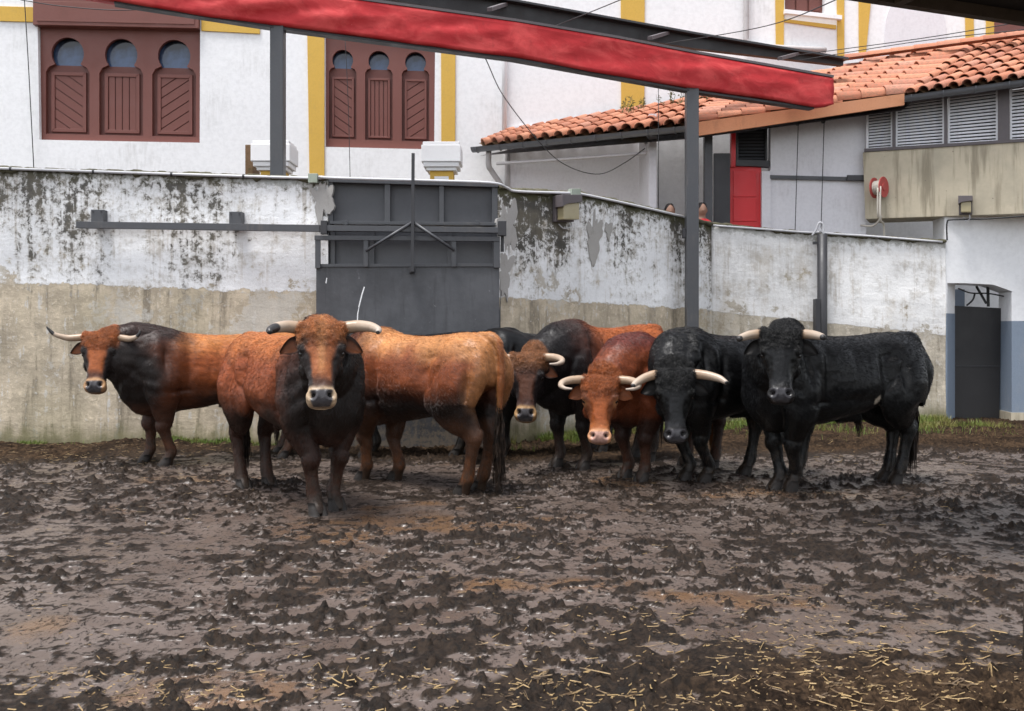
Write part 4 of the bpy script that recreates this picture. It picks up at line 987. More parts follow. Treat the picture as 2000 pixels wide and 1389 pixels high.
def seg_dist(v, a, b):
    ab = b-a; t = np.clip(((v-a) @ ab)/np.dot(ab, ab), 0, 1); return np.linalg.norm(v-(a+t[:, None]*ab), axis=1), t
def ribbons(strands, wd):
    """flat tapering hair locks, each a strip of quads with a little twist"""
    V, F = [], []
    for S in strands:
        S = [Vector(p) for p in S]; n0 = len(V); m = len(S); ang = random.uniform(0, 3.14)
        for i, p in enumerate(S):
            t = (S[min(i+1, m-1)]-S[max(i-1, 0)]).normalized(); u = t.cross(Vector((math.cos(ang), math.sin(ang), .3))).normalized()
            wv = u*wd*(1-.85*i/(m-1))*.5; V += [p-wv, p+wv]
        F += [(n0+2*i, n0+2*i+1, n0+2*i+3, n0+2*i+2) for i in range(m-1)]
    return V, F

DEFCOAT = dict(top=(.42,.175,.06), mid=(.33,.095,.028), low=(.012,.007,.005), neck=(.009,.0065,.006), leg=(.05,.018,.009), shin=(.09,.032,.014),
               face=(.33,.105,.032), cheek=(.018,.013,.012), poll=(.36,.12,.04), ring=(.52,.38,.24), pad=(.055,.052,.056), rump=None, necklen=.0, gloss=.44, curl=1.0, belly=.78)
def bull(label, fore, hind, head, coat, horns, height=1.0, voxel_size=.0115, tail=True, fat=1.0, prepuce=True, seed=1, tailswing=0.0, tailcol=None, taillen=1.0, detail=True, hairs=36000):
    """fore / hind: two ground points each (left of the animal first); head: dict(poll=(px,py,Y), yaw, pitch, roll, scale)"""
    rnd = random.Random(seed); C = dict(DEFCOAT); C.update(coat)
    f = [Vector(p) for p in fore]; h = [Vector(p) for p in hind]
    fm = (f[0]+f[1])/2; hm = (h[0]+h[1])/2; O = (fm+hm)/2; O.z = 0
    hd = (fm-hm); hd.z = 0; Lf = hd.length; hd.normalize(); lf = Vector((-hd.y, hd.x, 0))
    sx = min(1.06, max(.90, Lf/1.22)); sz = height
    loc = lambda p: np.array([(Vector(p)-O).dot(hd), (Vector(p)-O).dot(lf), Vector(p).z])
    dloc = lambda d: np.array([Vector(d).dot(hd), Vector(d).dot(lf), Vector(d).z])
    # ---- head frame
    hsz = head.get('scale', 1.0); pw = pt(*head['poll']); tocam = Vector((-pw.x, -pw.y, 0)).normalized()
    ya = head.get('yaw', 0); nh = Vector((tocam.x*math.cos(ya)-tocam.y*math.sin(ya), tocam.x*math.sin(ya)+tocam.y*math.cos(ya), 0))
    pi_ = head.get('pitch', R(25)); a_ = nh*math.sin(pi_) - Vector((0,0,1))*math.cos(pi_); n_ = nh*math.cos(pi_) + Vector((0,0,1))*math.sin(pi_)
    s_ = n_.cross(a_).normalized()                       # towards the viewer's right for a head that faces the camera
    ro = head.get('roll', 0)
    if ro:
        q = Matrix.Rotation(ro, 3, n_); a_ = q @ a_; s_ = q @ s_
    poll = loc(pw); poll[2] /= sz; a = dloc(a_); nv = dloc(n_); sv = dloc(s_)
    HP = lambda d, s, n: poll + hsz*(a*d + sv*s + nv*n)
    parts = []
    # ---- trunk: x, top, bottom, half width, squareness, pear
    T = np.array([(-.925,1.19,1.06,.05,0), (-.90,1.27,.98,.145,0), (-.835,1.345,.93,.220,0), (-.71,1.393,.88,.268,.0), (-.55,1.403,.81,.288,.0), (-.36,1.386,.72,.288,.03),
                  (-.14,1.370,.650,.305,.08), (.10,1.370,.610,.320,.08), (.32,1.388,.575,.314,.0), (.50,1.430,.540,.292,-.16), (.66,1.450,.518,.270,-.26),
                  (.80,1.41,.53,.245,-.28), (.91,1.33,.62,.205,-.22), (.985,1.22,.72,.14,0), (1.01,1.12,.84,.05,0)])
    T = interp(T, 4); T[:, 0] *= sx; T[:, 3] *= fat
    ztop, zbot = T[:, 1], T[:, 2]
    parts.append(ringloft([(x, 0, (t+b)/2) for x, t, b in T[:, :3]], [(0,1,0)]*len(T), [(0,0,1)]*len(T), T[:, 3], (ztop-zbot)/2, 36, .86, .92, T[:, 4]))
    # ---- hindquarters and shoulders
    xf, xh = .63*sx, -.67*sx
    lfo = [loc(p) for p in f]; lho = [loc(p) for p in h]
    for k, sg in ((0, 1), (1, -1)):
        p = lfo[k]; ya_ = sg*.185
        kn = np.array([.55*p[0]+.45*(xf)-.0, .6*p[1]+.4*ya_, .425])
        ft = p + np.array([-.035, 0, .135]); ft[2] = .135
        parts.append(limb([(xf-.06, sg*.17, 1.24, .15, .085), (xf-.02, sg*.215, 1.05, .20, .105), (xf-.01, sg*.218, .86, .20, .122), (xf-.03, sg*.21, .70, .172, .115), (.5*(xf-.03)+.5*kn[0], .5*sg*.2+.5*kn[1], .57, .122, .094),
                           (kn[0]+.0, kn[1], .47, .088, .078), (kn[0]+.012, kn[1], .415, .083, .074), (kn[0]-.002, .75*kn[1]+.25*p[1], .35, .061, .057), (.5*kn[0]+.5*ft[0], .5*kn[1]+.5*p[1], .25, .050, .047), (ft[0], p[1], .145, .058, .054), (p[0]-.01, p[1], .085, .054, .056), (p[0]+.02, p[1], .03, .068, .064), (p[0]+.03, p[1], -.01, .07, .066)]))
        q = lho[k]; hk = np.array([q[0]-.125, .75*q[1]+.25*sg*.17, .50]); st = np.array([xh+.30*sx, sg*.225, .80])
        fq = np.array([q[0]-.045, q[1], .145])
        parts.append(limb([(xh+.02, sg*.13, 1.28, .19, .10), (xh+.02, sg*.17, 1.10, .262, .125), (xh+.07, sg*.205, .93, .258, .128), (.55*st[0]+.45*hk[0]-.00, sg*.215, .79, .238, .130), (.35*st[0]+.65*hk[0]+.0, .5*sg*.2+.5*hk[1], .66, .182, .108),
                           (.12*st[0]+.88*hk[0]+.008, hk[1], .565, .112, .074), (hk[0]+.012, hk[1], .49, .090, .062), (hk[0]+.024, .8*hk[1]+.2*q[1], .41, .062, .050), (.5*hk[0]+.5*fq[0]+.008, .5*hk[1]+.5*q[1], .29, .049, .045), (fq[0], q[1], .15, .059, .053), (q[0]-.015, q[1], .088, .055, .056), (q[0]+.018, q[1], .03, .068, .064), (q[0]+.03, q[1], -.01, .07, .066)]))
        parts.append(ellipsoid((hk[0]-.055, hk[1], .525), (.042, .034, .065)))
        parts.append(ellipsoid((st[0]-.02, sg*.235*fat, .815), (.13, .075, .15)))
        parts.append(ellipsoid((xf+.02, sg*.20*fat, .98), (.20, .115, .25)))
    # ---- tail root
    parts.append(limb([(-.70*sx, 0, 1.355, .06, .06), (-.84*sx, 0, 1.360, .055, .055), (-.92*sx, 0, 1.315, .046, .048), (-.955*sx, 0, 1.20, .036, .038), (-.955*sx, tailswing*.15, 1.03, .028, .03), (-.935*sx, tailswing*.5, .85, .024, .024), (-.91*sx, tailswing, .66, .02, .02), (-.905*sx, tailswing*1.2, .55, .018, .018)], 5, 14))
    if prepuce:
        parts.append(limb([(-.02*sx, 0, .715, .15, .09), (-.12*sx, 0, .668, .10, .06), (-.19*sx, 0, .618, .055, .04), (-.215*sx, 0, .57, .032, .028)], 5, 14))
    # ---- neck, crest, dewlap
    back = HP(.15, 0, -.17); n0 = np.array([.36*sx, 0, 1.03]); n1 = np.array([.70*sx, 0, 1.10])
    d1 = back - n1; g = np.array([1., 0, 0])
    n2 = n1 + d1*.42 + g*.06; n3 = n1 + d1*.78 + g*.015
    NC = interp([tuple(n0)+(.24,.33), tuple(n1)+(.262,.352), tuple(n2)+(.218,.292), tuple(n3)+(.178,.232), tuple(back)+(.140*hsz,.165*hsz)], 5)
    A, B = [], []
    for i in range(len(NC)):
        t = NC[min(i+1, len(NC)-1), :3]-NC[max(i-1, 0), :3]; t /= np.linalg.norm(t)
        up = np.array([0, 0, 1.]); up = up - t*np.dot(up, t)
        if np.linalg.norm(up) < .25: up = -nv - t*np.dot(-nv, t)
        up /= np.linalg.norm(up); A.append(np.cross(up, t)); B.append(up)
    parts.append(ringloft(NC[:, :3], A, B, NC[:, 3]*fat, NC[:, 4], 30, .95, .95))
    cr0 = np.array([.50*sx, 0, 1.335]); cr1 = HP(.0, 0, -.10); 
    CR = interp([tuple(cr0 - np.array([.34, 0, .14]))+(.05,.04), tuple(cr0 - np.array([.14, 0, .045]))+(.11,.09), tuple(cr0 + np.array([.08, 0, .0]))+(.155,.125), tuple(cr0*.45+cr1*.55+np.array([0, 0, .05]))+(.150,.12), tuple(cr1)+(.11,.08)], 5)
    parts.append(ringloft(CR[:, :3], [A[min(int(i*len(A)/len(CR)), len(A)-1)] for i in range(len(CR))], [np.array([0, 0, 1.])]*len(CR), CR[:, 3], CR[:, 4], 20))
    thr = HP(.26, 0, -.25)
    bris = np.array([.90*sx, 0, .70])
    DW = interp([tuple(thr)+(.045, .05), tuple(thr*.6+bris*.4-np.array([.0, 0, .03]))+(.06,.10), tuple(bris)+(.085,.15), (.72*sx, 0, .60, .09, .10)], 6)
    parts.append(ringloft(DW[:, :3], [np.array([0, 1., 0])]*len(DW), [np.array([.3, 0, .95])]*len(DW), DW[:, 3], DW[:, 4], 16))
    # ---- head: d, half width, front, back
    Hs = interp([(-.055,.050,-.07,-.13), (-.035,.105,-.025,-.19), (.01,.148,.008,-.225), (.075,.160,.026,-.26), (.145,.162,.030,-.295), (.215,.150,.026,-.305), (.285,.122,.018,-.285), (.355,.102,.010,-.245), (.42,.092,.006,-.205),
                 (.475,.092,.004,-.180), (.52,.103,.003,-.172), (.56,.104,-.006,-.168), (.590,.088,-.026,-.155), (.605,.050,-.055,-.130)], 4)
    cen = [HP(d, 0, (fr+bk)/2) for d, w_, fr, bk in Hs]
    parts.append(ringloft(cen, [sv]*len(Hs), [nv]*len(Hs), Hs[:, 1]*hsz*1.06, (Hs[:, 2]-Hs[:, 3])/2*hsz, 30, .80, .82, -.10*np.ones(len(Hs))))
    for sg in (-1, 1):
        parts.append(ellipsoid(HP(.005, sg*.135, -.075), np.array((.055, .06, .055))*hsz))   # horn boss
        parts.append(ellipsoid(HP(.165, sg*.128, -.028), np.array((.045, .042, .045))*hsz))   # brow
        parts.append(ellipsoid(HP(.27, sg*.10, -.16), np.array((.07, .06, .09))*hsz))          # cheek
    me, co = voxel(parts, voxel_size, 5)
    nrm = vnormals(me, co)
    # ---- sculpt
    q = (co-poll)/hsz; hd_d, hd_s, hd_n = q @ a, q @ sv, q @ nv
    hdist, _ = seg_dist(q, a*.0-nv*.10, a*.52-nv*.08); ish = 1-sstep(.17, .23, hdist)
    ish = ish*sstep(-.36, -.22, hd_n)
    x, y, z = co[:, 0]/sx, co[:, 1], co[:, 2]
    body = 1-ish
    def G(cx, cz, rx, rz): return np.exp(-((x-cx)/rx)**2-((z-cz)/rz)**2)*body
    dp = np.zeros(len(co)); side = np.abs(nrm[:, 1])
    dp -= .042*G(-.29, 1.06, .08, .17)*side                          # flank hollow behind the ribs
    dp -= .020*G(-.36, 1.20, .10, .05)*side
    dp += .030*G(-.60, .98, .13, .17)*side                            # thigh
    dp -= .032*G(-.79, .93, .035, .20)*side; dp -= .022*G(-.47, .98, .03, .16)*side                            # groove between the thigh muscles
    dp += .012*G(-.89, 1.0, .04, .15)
    dp -= .024*G(.375, .98, .045, .26)*side                            # behind the shoulder
    dp += .026*G(.53, .92, .10, .13)*side; dp -= .024*G(.60, 1.12, .03, .13)*side; dp += .018*G(.68, 1.17, .05, .14)*side; dp += .016*G(.47, 1.16, .06, .12)*side
    dp -= .026*G(.46, .78, .10, .03)*side; dp -= .018*G(.05, .80, .22, .05)*side; dp += .02*G(-.1, .93, .2, .12)*side
    for k in range(7):                                                 # faint ribs
        dp += .0012*np.exp(-((x+.0-(.28-.075*k)+.12*(z-1.0))/.022)**2)*sstep(.7, .85, z)*(1-sstep(1.1, 1.25, z))*side*body
    dp += .0065*fbm(x*5, y*5, z*5, o=3)*body*sstep(.4, .7, z)
    dp += .002*fbm(x*14, y*14, z*14, o=3)*body
    # neck folds
    fold = np.sin((z*.9 - x*.55)*44 + 3*fbm(x*3, y*3, z*3, o=2)); dp += .004*fold*G(.80, .95, .18, .26)
    # face
    dp += ish*.006*fbm(hd_d*14, hd_s*14, hd_n*14, o=3)
    for sg in (-1, 1):
        r = np.sqrt((hd_d-.535)**2+((hd_s-sg*.064)*1.05)**2+((hd_n+.012)*.6)**2); dp -= .034*np.exp(-(r/.021)**2)*ish     # nostril
        dp += .010*np.exp(-((r-.038)/.013)**2)*ish*sstep(.47, .52, hd_d)
        r = np.sqrt((hd_d-.198)**2+(hd_s-sg*.150)**2+(hd_n+.055)**2); dp -= .013*np.exp(-(r/.024)**2)*ish                    # eye socket
        dp -= .012*np.exp(-((hd_d-.30)/.09)**2-((hd_s-sg*.085)/.022)**2-((hd_n+.02)/.05)**2)*ish                            # hollow beside the nose bone
        dp -= .010*np.exp(-((hd_d-.42)/.06)**2-((hd_s-sg*.10)/.03)**2-((hd_n+.09)/.05)**2)*ish
    dp -= .008*np.exp(-((hd_d-.583)/.006)**2)*ish*sstep(-.17, -.05, hd_n)*0
    dp -= .010*np.exp(-((hd_n+.105)/.008)**2)*ish*sstep(.46, .52, hd_d)                     # mouth line
    pollm = ish*(1-sstep(.04, .17, hd_d))*sstep(.0, .5, nrm @ (nv*.75-a*.65)); dp += pollm*(.003+.013*np.abs(fbm(hd_d*38, hd_s*38, hd_n*38, o=2)))*C['curl']
    co = co + nrm*(dp*1.0+.35*dp*body)[:, None]
    nrm = vnormals(me, co)
    # ---- coat colours: the hair's own, plus painted top light and belly shade
    mix = lambda A_, B_, t: A_*(1-t[:, None])+np.array(B_)[None]*t[:, None]
    nz = fbm(x*4, y*4, z*4, o=4); nz2 = fbm(x*13+5, y*13, z*13, o=3)
    zz = z + .07*nz
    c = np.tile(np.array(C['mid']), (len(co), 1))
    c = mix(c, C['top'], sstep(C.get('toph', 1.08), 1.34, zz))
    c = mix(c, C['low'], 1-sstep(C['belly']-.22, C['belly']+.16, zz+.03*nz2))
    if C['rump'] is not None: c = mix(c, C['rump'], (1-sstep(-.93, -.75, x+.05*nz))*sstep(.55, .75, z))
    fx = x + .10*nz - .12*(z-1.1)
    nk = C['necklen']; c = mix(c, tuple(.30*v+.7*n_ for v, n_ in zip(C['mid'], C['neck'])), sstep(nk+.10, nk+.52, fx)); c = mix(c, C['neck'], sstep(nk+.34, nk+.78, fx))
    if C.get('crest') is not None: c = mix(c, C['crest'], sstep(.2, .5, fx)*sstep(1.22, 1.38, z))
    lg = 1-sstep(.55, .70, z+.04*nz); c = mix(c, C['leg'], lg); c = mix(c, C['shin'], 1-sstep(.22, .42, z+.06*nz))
    tl = (x < -.99).astype(float)*sstep(.3, .5, z)*(1-sstep(1.36, 1.40, z)); 
    if C.get('tail') is not None: c = mix(c, C['tail'], sstep(.928, .948, -x)*sstep(.3, .5, z))
    if C.get('patch') is not None:
        px_, pz_, pr, pc = C['patch']; c = mix(c, pc, (1-sstep(pr*.6, pr, np.sqrt((x-px_)**2*1.8+(z-pz_)**2)+.02*nz2))*(y*C.get('patchside', 1) > .05))
    mud = (1-sstep(.06, .20, z+.05*nz2))*.85; c = mix(c, (.026,.018,.013), mud)
    splash = sstep(.35, .6, fbm(x*30, y*30, z*30, o=3)+.25)*(1-sstep(.15, .62, z))*.6; c = mix(c, (.034,.024,.017), splash)
    # head
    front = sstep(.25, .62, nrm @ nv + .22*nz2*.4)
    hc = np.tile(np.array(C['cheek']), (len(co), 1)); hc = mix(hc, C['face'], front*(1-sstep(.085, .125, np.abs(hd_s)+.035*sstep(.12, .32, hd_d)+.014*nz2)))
    hc = mix(hc, C['poll'], (1-sstep(.03, .15, hd_d+.02*nz2))*sstep(-.2, .2, nrm @ (nv-a*.6)))
    if C.get('blaze') is not None: hc = mix(hc, C['blaze'], np.exp(-(hd_s/.030)**2)*front*(1-sstep(.30, .42, hd_d))*.75)
    for sg in (-1, 1):
        r = np.sqrt((hd_d-.20)**2*.7+(hd_s-sg*.150)**2+(hd_n+.05)**2); hc = mix(hc, C.get('eyering', C['cheek']), (1-sstep(.035, .065, r))*.85)
    mzl = sstep(.455, .490, hd_d+.008*nz2); hc = mix(hc, C.get('bridge', C['cheek']), sstep(.36, .44, hd_d+.02*nz2)*.8); hc = mix(hc, C['ring'], mzl)
    pad = sstep(.488, .505, hd_d)*(1-sstep(.072, .086, np.abs(hd_s)+.35*np.maximum(0, hd_d-.56)))*sstep(-.095, -.07, hd_n); hc = mix(hc, C['pad'], pad)
    for sg in (-1, 1):
        r = np.sqrt((hd_d-.535)**2+((hd_s-sg*.064)*1.05)**2); hc = mix(hc, (.006,.005,.005), (1-sstep(.014, .022, r))*sstep(-.07, -.04, hd_n))
    hc = mix(hc, (.010,.008,.008), np.exp(-((hd_n+.105)/.010)**2)*sstep(.47, .52, hd_d)*.9)
    hw = ish*sstep(-.14, -.04, hd_n+.5*sstep(.35, .5, hd_d)+.3*(1-sstep(.02, .1, hd_d)))
    c = c*(1-hw[:, None])+hc*hw[:, None]
    gloss = np.full(len(co), C['gloss']); gloss = gloss*(1-hw*pad)+.22*hw*pad
    curl = hw*(1-mzl)*(.35+.65*(1-sstep(.12, .3, hd_d)))
    me.materials.clear(); me.materials.append(MAT['coat'])
    me.polygons.foreach_set('use_smooth', [True]*len(me.polygons))
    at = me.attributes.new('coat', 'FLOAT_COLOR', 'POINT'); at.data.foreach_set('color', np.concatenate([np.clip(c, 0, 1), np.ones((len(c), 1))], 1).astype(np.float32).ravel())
    for nm, arr in (('gloss', gloss), ('curl', curl)):
        t_ = me.attributes.new(nm, 'FLOAT', 'POINT'); t_.data.foreach_set('value', arr.astype(np.float32))
    me.vertices.foreach_set('co', (co*np.array([1, 1, sz])).ravel()); me.update(); me.name = 'body'
    rz = math.atan2(hd.y, hd.x)
    root = empty('bull', O, label, 'bull', 'bulls standing together in the yard'); root.rotation_euler = (0, 0, rz)
    def child(name, V, F, mat, smooth=True, attrs=None, sub=0):
        m_ = bpy.data.meshes.new(name); m_.from_pydata([(p[0], p[1], p[2]*sz) for p in V], [], F); m_.materials.append(mat)
        if smooth: m_.polygons.foreach_set('use_smooth', [True]*len(m_.polygons))
        if attrs:
            for k_, v_ in attrs.items():
                t_ = m_.attributes.new(k_, 'FLOAT', 'POINT'); t_.data.foreach_set('value', np.asarray(v_, dtype=np.float32))
        m_.update(); o_ = bpy.data.objects.new(name, m_); COL.objects.link(o_); o_.parent = root; return o_
    bo = bpy.data.objects.new('body', me); COL.objects.link(bo); bo.parent = root
    # ---- horns: rows s, d, n, r in the head frame, for the viewer's left then right
    for sg, rows, dark in horns:
        RW = interp(rows, 7); P = [HP(r[1], sg*r[0], r[2]) for r in RW]; m = len(P); K = 16; V = []; tt = []; dk = []
        for i in range(m):
            t = P[min(i+1, m-1)]-P[max(i-1, 0)]; t = t/np.linalg.norm(t); u = np.cross(t, nv); u /= np.linalg.norm(u); b = np.cross(u, t)
            for k in range(K):
                an = 2*math.pi*k/K; dirv = u*math.cos(an)+b*math.sin(an); V.append(P[i]+dirv*RW[i, 3]*hsz*(.88-.06*math.sin(i*1.9)*max(0, .5-i/(m-1)))); tt.append(i/(m-1))
                # dark tip runs back along the underside and front
                dk.append((i/(m-1)-dark[0])/.12*.5+.5 + dark[1]*float(np.dot(dirv, nv*.8+a*.3)))
        F = [(i*K+k, i*K+(k+1) % K, (i+1)*K+(k+1) % K, (i+1)*K+k) for i in range(m-1) for k in range(K)]
        V.append(P[-1]+(P[-1]-P[-2])*.35); tt.append(1); dk.append(dk[-1]); q_ = len(V)-1
        F += [((m-1)*K+k, (m-1)*K+(k+1) % K, q_) for k in range(K)]
        child('horn', V, F, MAT['horn'], True, dict(t=tt, dk=np.clip(dk, -1, 2)))
    # ---- ears
    for sg in (-1, 1):
        ed_ = sv*sg*.93 + a*head.get('eardrop', .28) - nv*.22; ed_ = ed_/np.linalg.norm(ed_); wv = a - ed_*np.dot(a, ed_); wv /= np.linalg.norm(wv); dv = np.cross(ed_, wv); 
        if np.dot(dv, nv) < 0: dv = -dv
        base = HP(.085, sg*.135, -.10); V = []; nA, nB = 13, 9; L_ = .185*hsz; wd_ = []
        for layer in (0, 1):
            for i in range(nA):
                t = i/(nA-1); wdt = (.028+.038*math.sin(math.pi*min(1, t*1.02)**.75))*(1-t**5)**.6*hsz if t < 1 else .003
                for k in range(nB):
                    u = (k/(nB-1)-.5)*2; cup = (.026*(1-t*.4)*(u*u)-.012*(1-u*u))*hsz
                    V.append(base + ed_*L_*t + wv*wdt*u*(1 if u < 0 else 1.1) + dv*(cup + (0 if layer == 0 else -.011*hsz*(1-u**4))) + wv*.018*t*t)
                    wd_.append(t)
        F = []; q_ = nA*nB
        for i in range(nA-1):
            for k in range(nB-1):
                e = i*nB+k; F += [(e, e+1, e+nB+1, e+nB), (q_+e, q_+e+nB, q_+e+nB+1, q_+e+1)]
        for i in range(nA-1):
            for k in (0, nB-1):
                e = i*nB+k; F.append((e, e+nB, q_+e+nB, q_+e))
        for k in range(nB-1):
            e = (nA-1)*nB+k; F.append((e, e+1, q_+e+1, q_+e))
        o_ = child('ear', V, F, MAT['coat'])
        colr = np.array([C['cheek']]*len(V)); tA = np.array(wd_); inner = np.zeros(len(V)); inner[:q_] = 1
        uu = np.tile(np.tile(np.abs(np.linspace(-1, 1, nB)), nA), 2)
        e_in = np.array(C.get('ear', (.20,.065,.025))); k_ = inner*(1-sstep(.55, .85, uu))*sstep(.15, .45, tA)*.8
        colr = colr*(1-k_[:, None])+e_in[None]*k_[:, None]
        at = o_.data.attributes.new('coat', 'FLOAT_COLOR', 'POINT'); at.data.foreach_set('color', np.concatenate([colr, np.ones((len(V), 1))], 1).astype(np.float32).ravel())
        t_ = o_.data.attributes.new('gloss', 'FLOAT', 'POINT'); t_.data.foreach_set('value', np.full(len(V), .55, dtype=np.float32))
        t_ = o_.data.attributes.new('curl', 'FLOAT', 'POINT'); t_.data.foreach_set('value', np.full(len(V), .3, dtype=np.float32))
        # hairs in the ear
    # ---- eyes
    for sg in (-1, 1):
        ev, ef = ellipsoid(HP(.198, sg*.143, -.052), np.array((.0235, .0235, .0235))*hsz, 10); child('eye', ev, ef, MAT['eye'])
    # ---- hooves: two claws each, one child per foot
    for p, tw in [(lfo[0], 0), (lfo[1], 0), (lho[0], 0), (lho[1], 0)]:
        V, F = [], []
        for cl in (-1, 1):
            rows = [(.088, .000, .040, .030), (.055, .016, .056, .035), (.015, .032, .070, .038), (-.03, .040, .076, .039)]
            n0 = len(V)
            for zz_, xo, rx, ry in rows:
                for k in range(12):
                    an = 2*math.pi*k/12; V.append((p[0]+xo+rx*math.cos(an)*(1.0 if math.cos(an) > 0 else .8), p[1]+cl*.034+ry*math.sin(an), zz_))
            F += [(n0+i*12+k, n0+i*12+(k+1) % 12, n0+(i+1)*12+(k+1) % 12, n0+(i+1)*12+k) for i in range(3) for k in range(12)]
            F += [tuple(n0+k for k in range(12)), tuple(n0+36+k for k in range(12))[::-1]]
        child('hoof', V, F, MAT['hoof'])
    # ---- hair: short coat of real strands with a curly forelock, tail switch, belly tuft
    if detail and hairs:
        g_ = np.random.default_rng(seed); nH = hairs; vi = g_.integers(0, len(co), nH*2)
        bare = hw*np.maximum(mzl, 0)+(1-sstep(.08, .16, z)); vi = vi[g_.random(len(vi)) > bare[vi]][:nH]
        # the forehead and poll carry more hair
        hv = np.where((hw > .5) & (hd_d < .16) & (front > .2))[0]; hv = g_.choice(hv, int(2600*C['curl'])); vi = np.concatenate([vi, hv]); nH = len(vi)
        p0 = co[vi]; nn = nrm[vi]; hh_ = hw[vi]; dd = hd_d[vi]; ss = hd_s[vi]
        base = np.stack([-.80+0*dd, 0*dd, -.60+0*dd], 1); low = (1-sstep(.5, .75, p0[:, 2]))[:, None]; base = base*(1-low)+np.array([-.15, 0, -1.])[None]*low
        neckm = sstep(.55, .85, p0[:, 0]/sx)[:, None]*(1-low); base = base*(1-neckm)+np.array([-.35, 0, -.95])[None]*neckm
        facedir = a[None]*(.9*sstep(-.02, .10, dd)-.15)[:, None] + sv[None]*(np.sign(ss)*.55*(1-sstep(.1, .3, dd)))[:, None]
        base = base*(1-hh_[:, None])+facedir*hh_[:, None]
        cur = hh_*(1-sstep(.08, .20, dd))*C['curl']; rndv = g_.normal(0, 1, (nH, 3)); base = base + rndv*(.16+.75*cur)[:, None]
        base -= nn*np.sum(base*nn, 1)[:, None]; base /= np.linalg.norm(base, axis=1)[:, None]+1e-6
        L = (.024*(1-hh_)+.012*hh_)*g_.uniform(.6, 1.3, nH); crestm = sstep(1.30, 1.42, p0[:, 2])*sstep(.3, .5, p0[:, 0]/sx)*(1-hh_); L = L+.016*crestm+.020*cur*g_.uniform(.4, 1.2, nH)
        bi = np.cross(nn, base); tw_ = g_.choice([-1., 1.], nH)*g_.uniform(.4, 1., nH)*cur
        PT = []
        for s_i in (0., .34, .68, 1.):
            PT.append(p0-nn*.001 + base*(L*s_i)[:, None] + nn*(L*(.24*s_i+.26*cur*math.sin(s_i*2.6)))[:, None] + bi*(L*tw_*.75*math.sin(s_i*3.6))[:, None])
        PT = np.stack(PT, 1)*np.array([1, 1, sz]); rad = np.tile(np.array([.0012, .0011, .0008, .00025]), (nH, 1))*(1+.15*cur)[:, None]
        hcu = bpy.data.hair_curves.new('hair_coat'); hcu.add_curves([4]*nH); hcu.points.foreach_set('position', PT.astype(np.float32).ravel())
        if 'radius' not in hcu.attributes: hcu.attributes.new('radius', 'FLOAT', 'POINT')
        hcu.attributes['radius'].data.foreach_set('value', rad.astype(np.float32).ravel())
        clump = .75+.5*sstep(-.5, .5, fbm(p0[:, 0]*9, p0[:, 1]*30, p0[:, 2]*34-p0[:, 0]*10, o=2))
        hc_ = c[vi]*(g_.uniform(.55, 1.25, nH)*clump*1.12)[:, None]
        at = hcu.attributes.new('coat', 'FLOAT_COLOR', 'CURVE'); at.data.foreach_set('color', np.concatenate([np.clip(hc_, 0, 1), np.ones((nH, 1))], 1).astype(np.float32).ravel())
        hcu.materials.append(MAT['strand']); ho = bpy.data.objects.new('hair_coat', hcu); COL.objects.link(ho); ho.parent = root; ho['kind'] = 'stuff'
    tc = tailcol or ((.018,.013,.011), (.035,.022,.016)); hm2 = hair_mat(*tc)
    if tail:
        S = []
        for _ in range(260):
            u = rnd.random(); z0 = .78-.30*u; b0 = np.array([(-.908-.02*(1-u))*sx, tailswing*(.5+.7*u)*1.0, z0]); an = rnd.uniform(0, 6.28); rr = rnd.uniform(.0, .022)
            b0 = b0+np.array([math.cos(an)*rr, math.sin(an)*rr, 0]); sp = rnd.uniform(.01, .055); L = rnd.uniform(.22, .46)*taillen; wv = rnd.uniform(-.012, .012)
            S.append([b0+np.array([math.cos(an)*sp*k/6*(1.6-k/6)+wv*math.sin(k*1.9), math.sin(an)*sp*k/6*(1.6-k/6)+wv*math.cos(k*1.7)+tailswing*.3*k/6, -L*k/6]) for k in range(7)])
        V, F = ribbons(S, .017); V = [(v[0], v[1], max(v[2], .02)) for v in V]; child('tail_switch', V, F, hm2, False)['kind'] = 'stuff'
    if prepuce:
        S = []
        for _ in range(40):
            b0 = np.array([-.215*sx+rnd.gauss(0, .014), rnd.gauss(0, .012), .58]); L = rnd.uniform(.06, .17)
            S.append([b0+np.array([-.03*k/4*L*4+rnd.gauss(0, .003), rnd.gauss(0, .004), -L*k/4]) for k in range(5)])
        V, F = ribbons(S, .010); child('belly_tuft', V, F, hm2, False)['kind'] = 'stuff'
    return root
# ================================================================== the herd
def g2(*pp): return [gnd(x, y) for x, y in pp]
RED = dict()
HOUT = lambda L, dn, fw, r0=.052: [(.10,.0,-.07,r0*.9), (.17,.0,-.065,r0), (.10+L*.55,dn*.25,-.05+fw*.3,r0*.86), (.10+L*.85,dn*.65,-.03+fw*.7,r0*.64), (.10+L,dn,fw,r0*.40)]
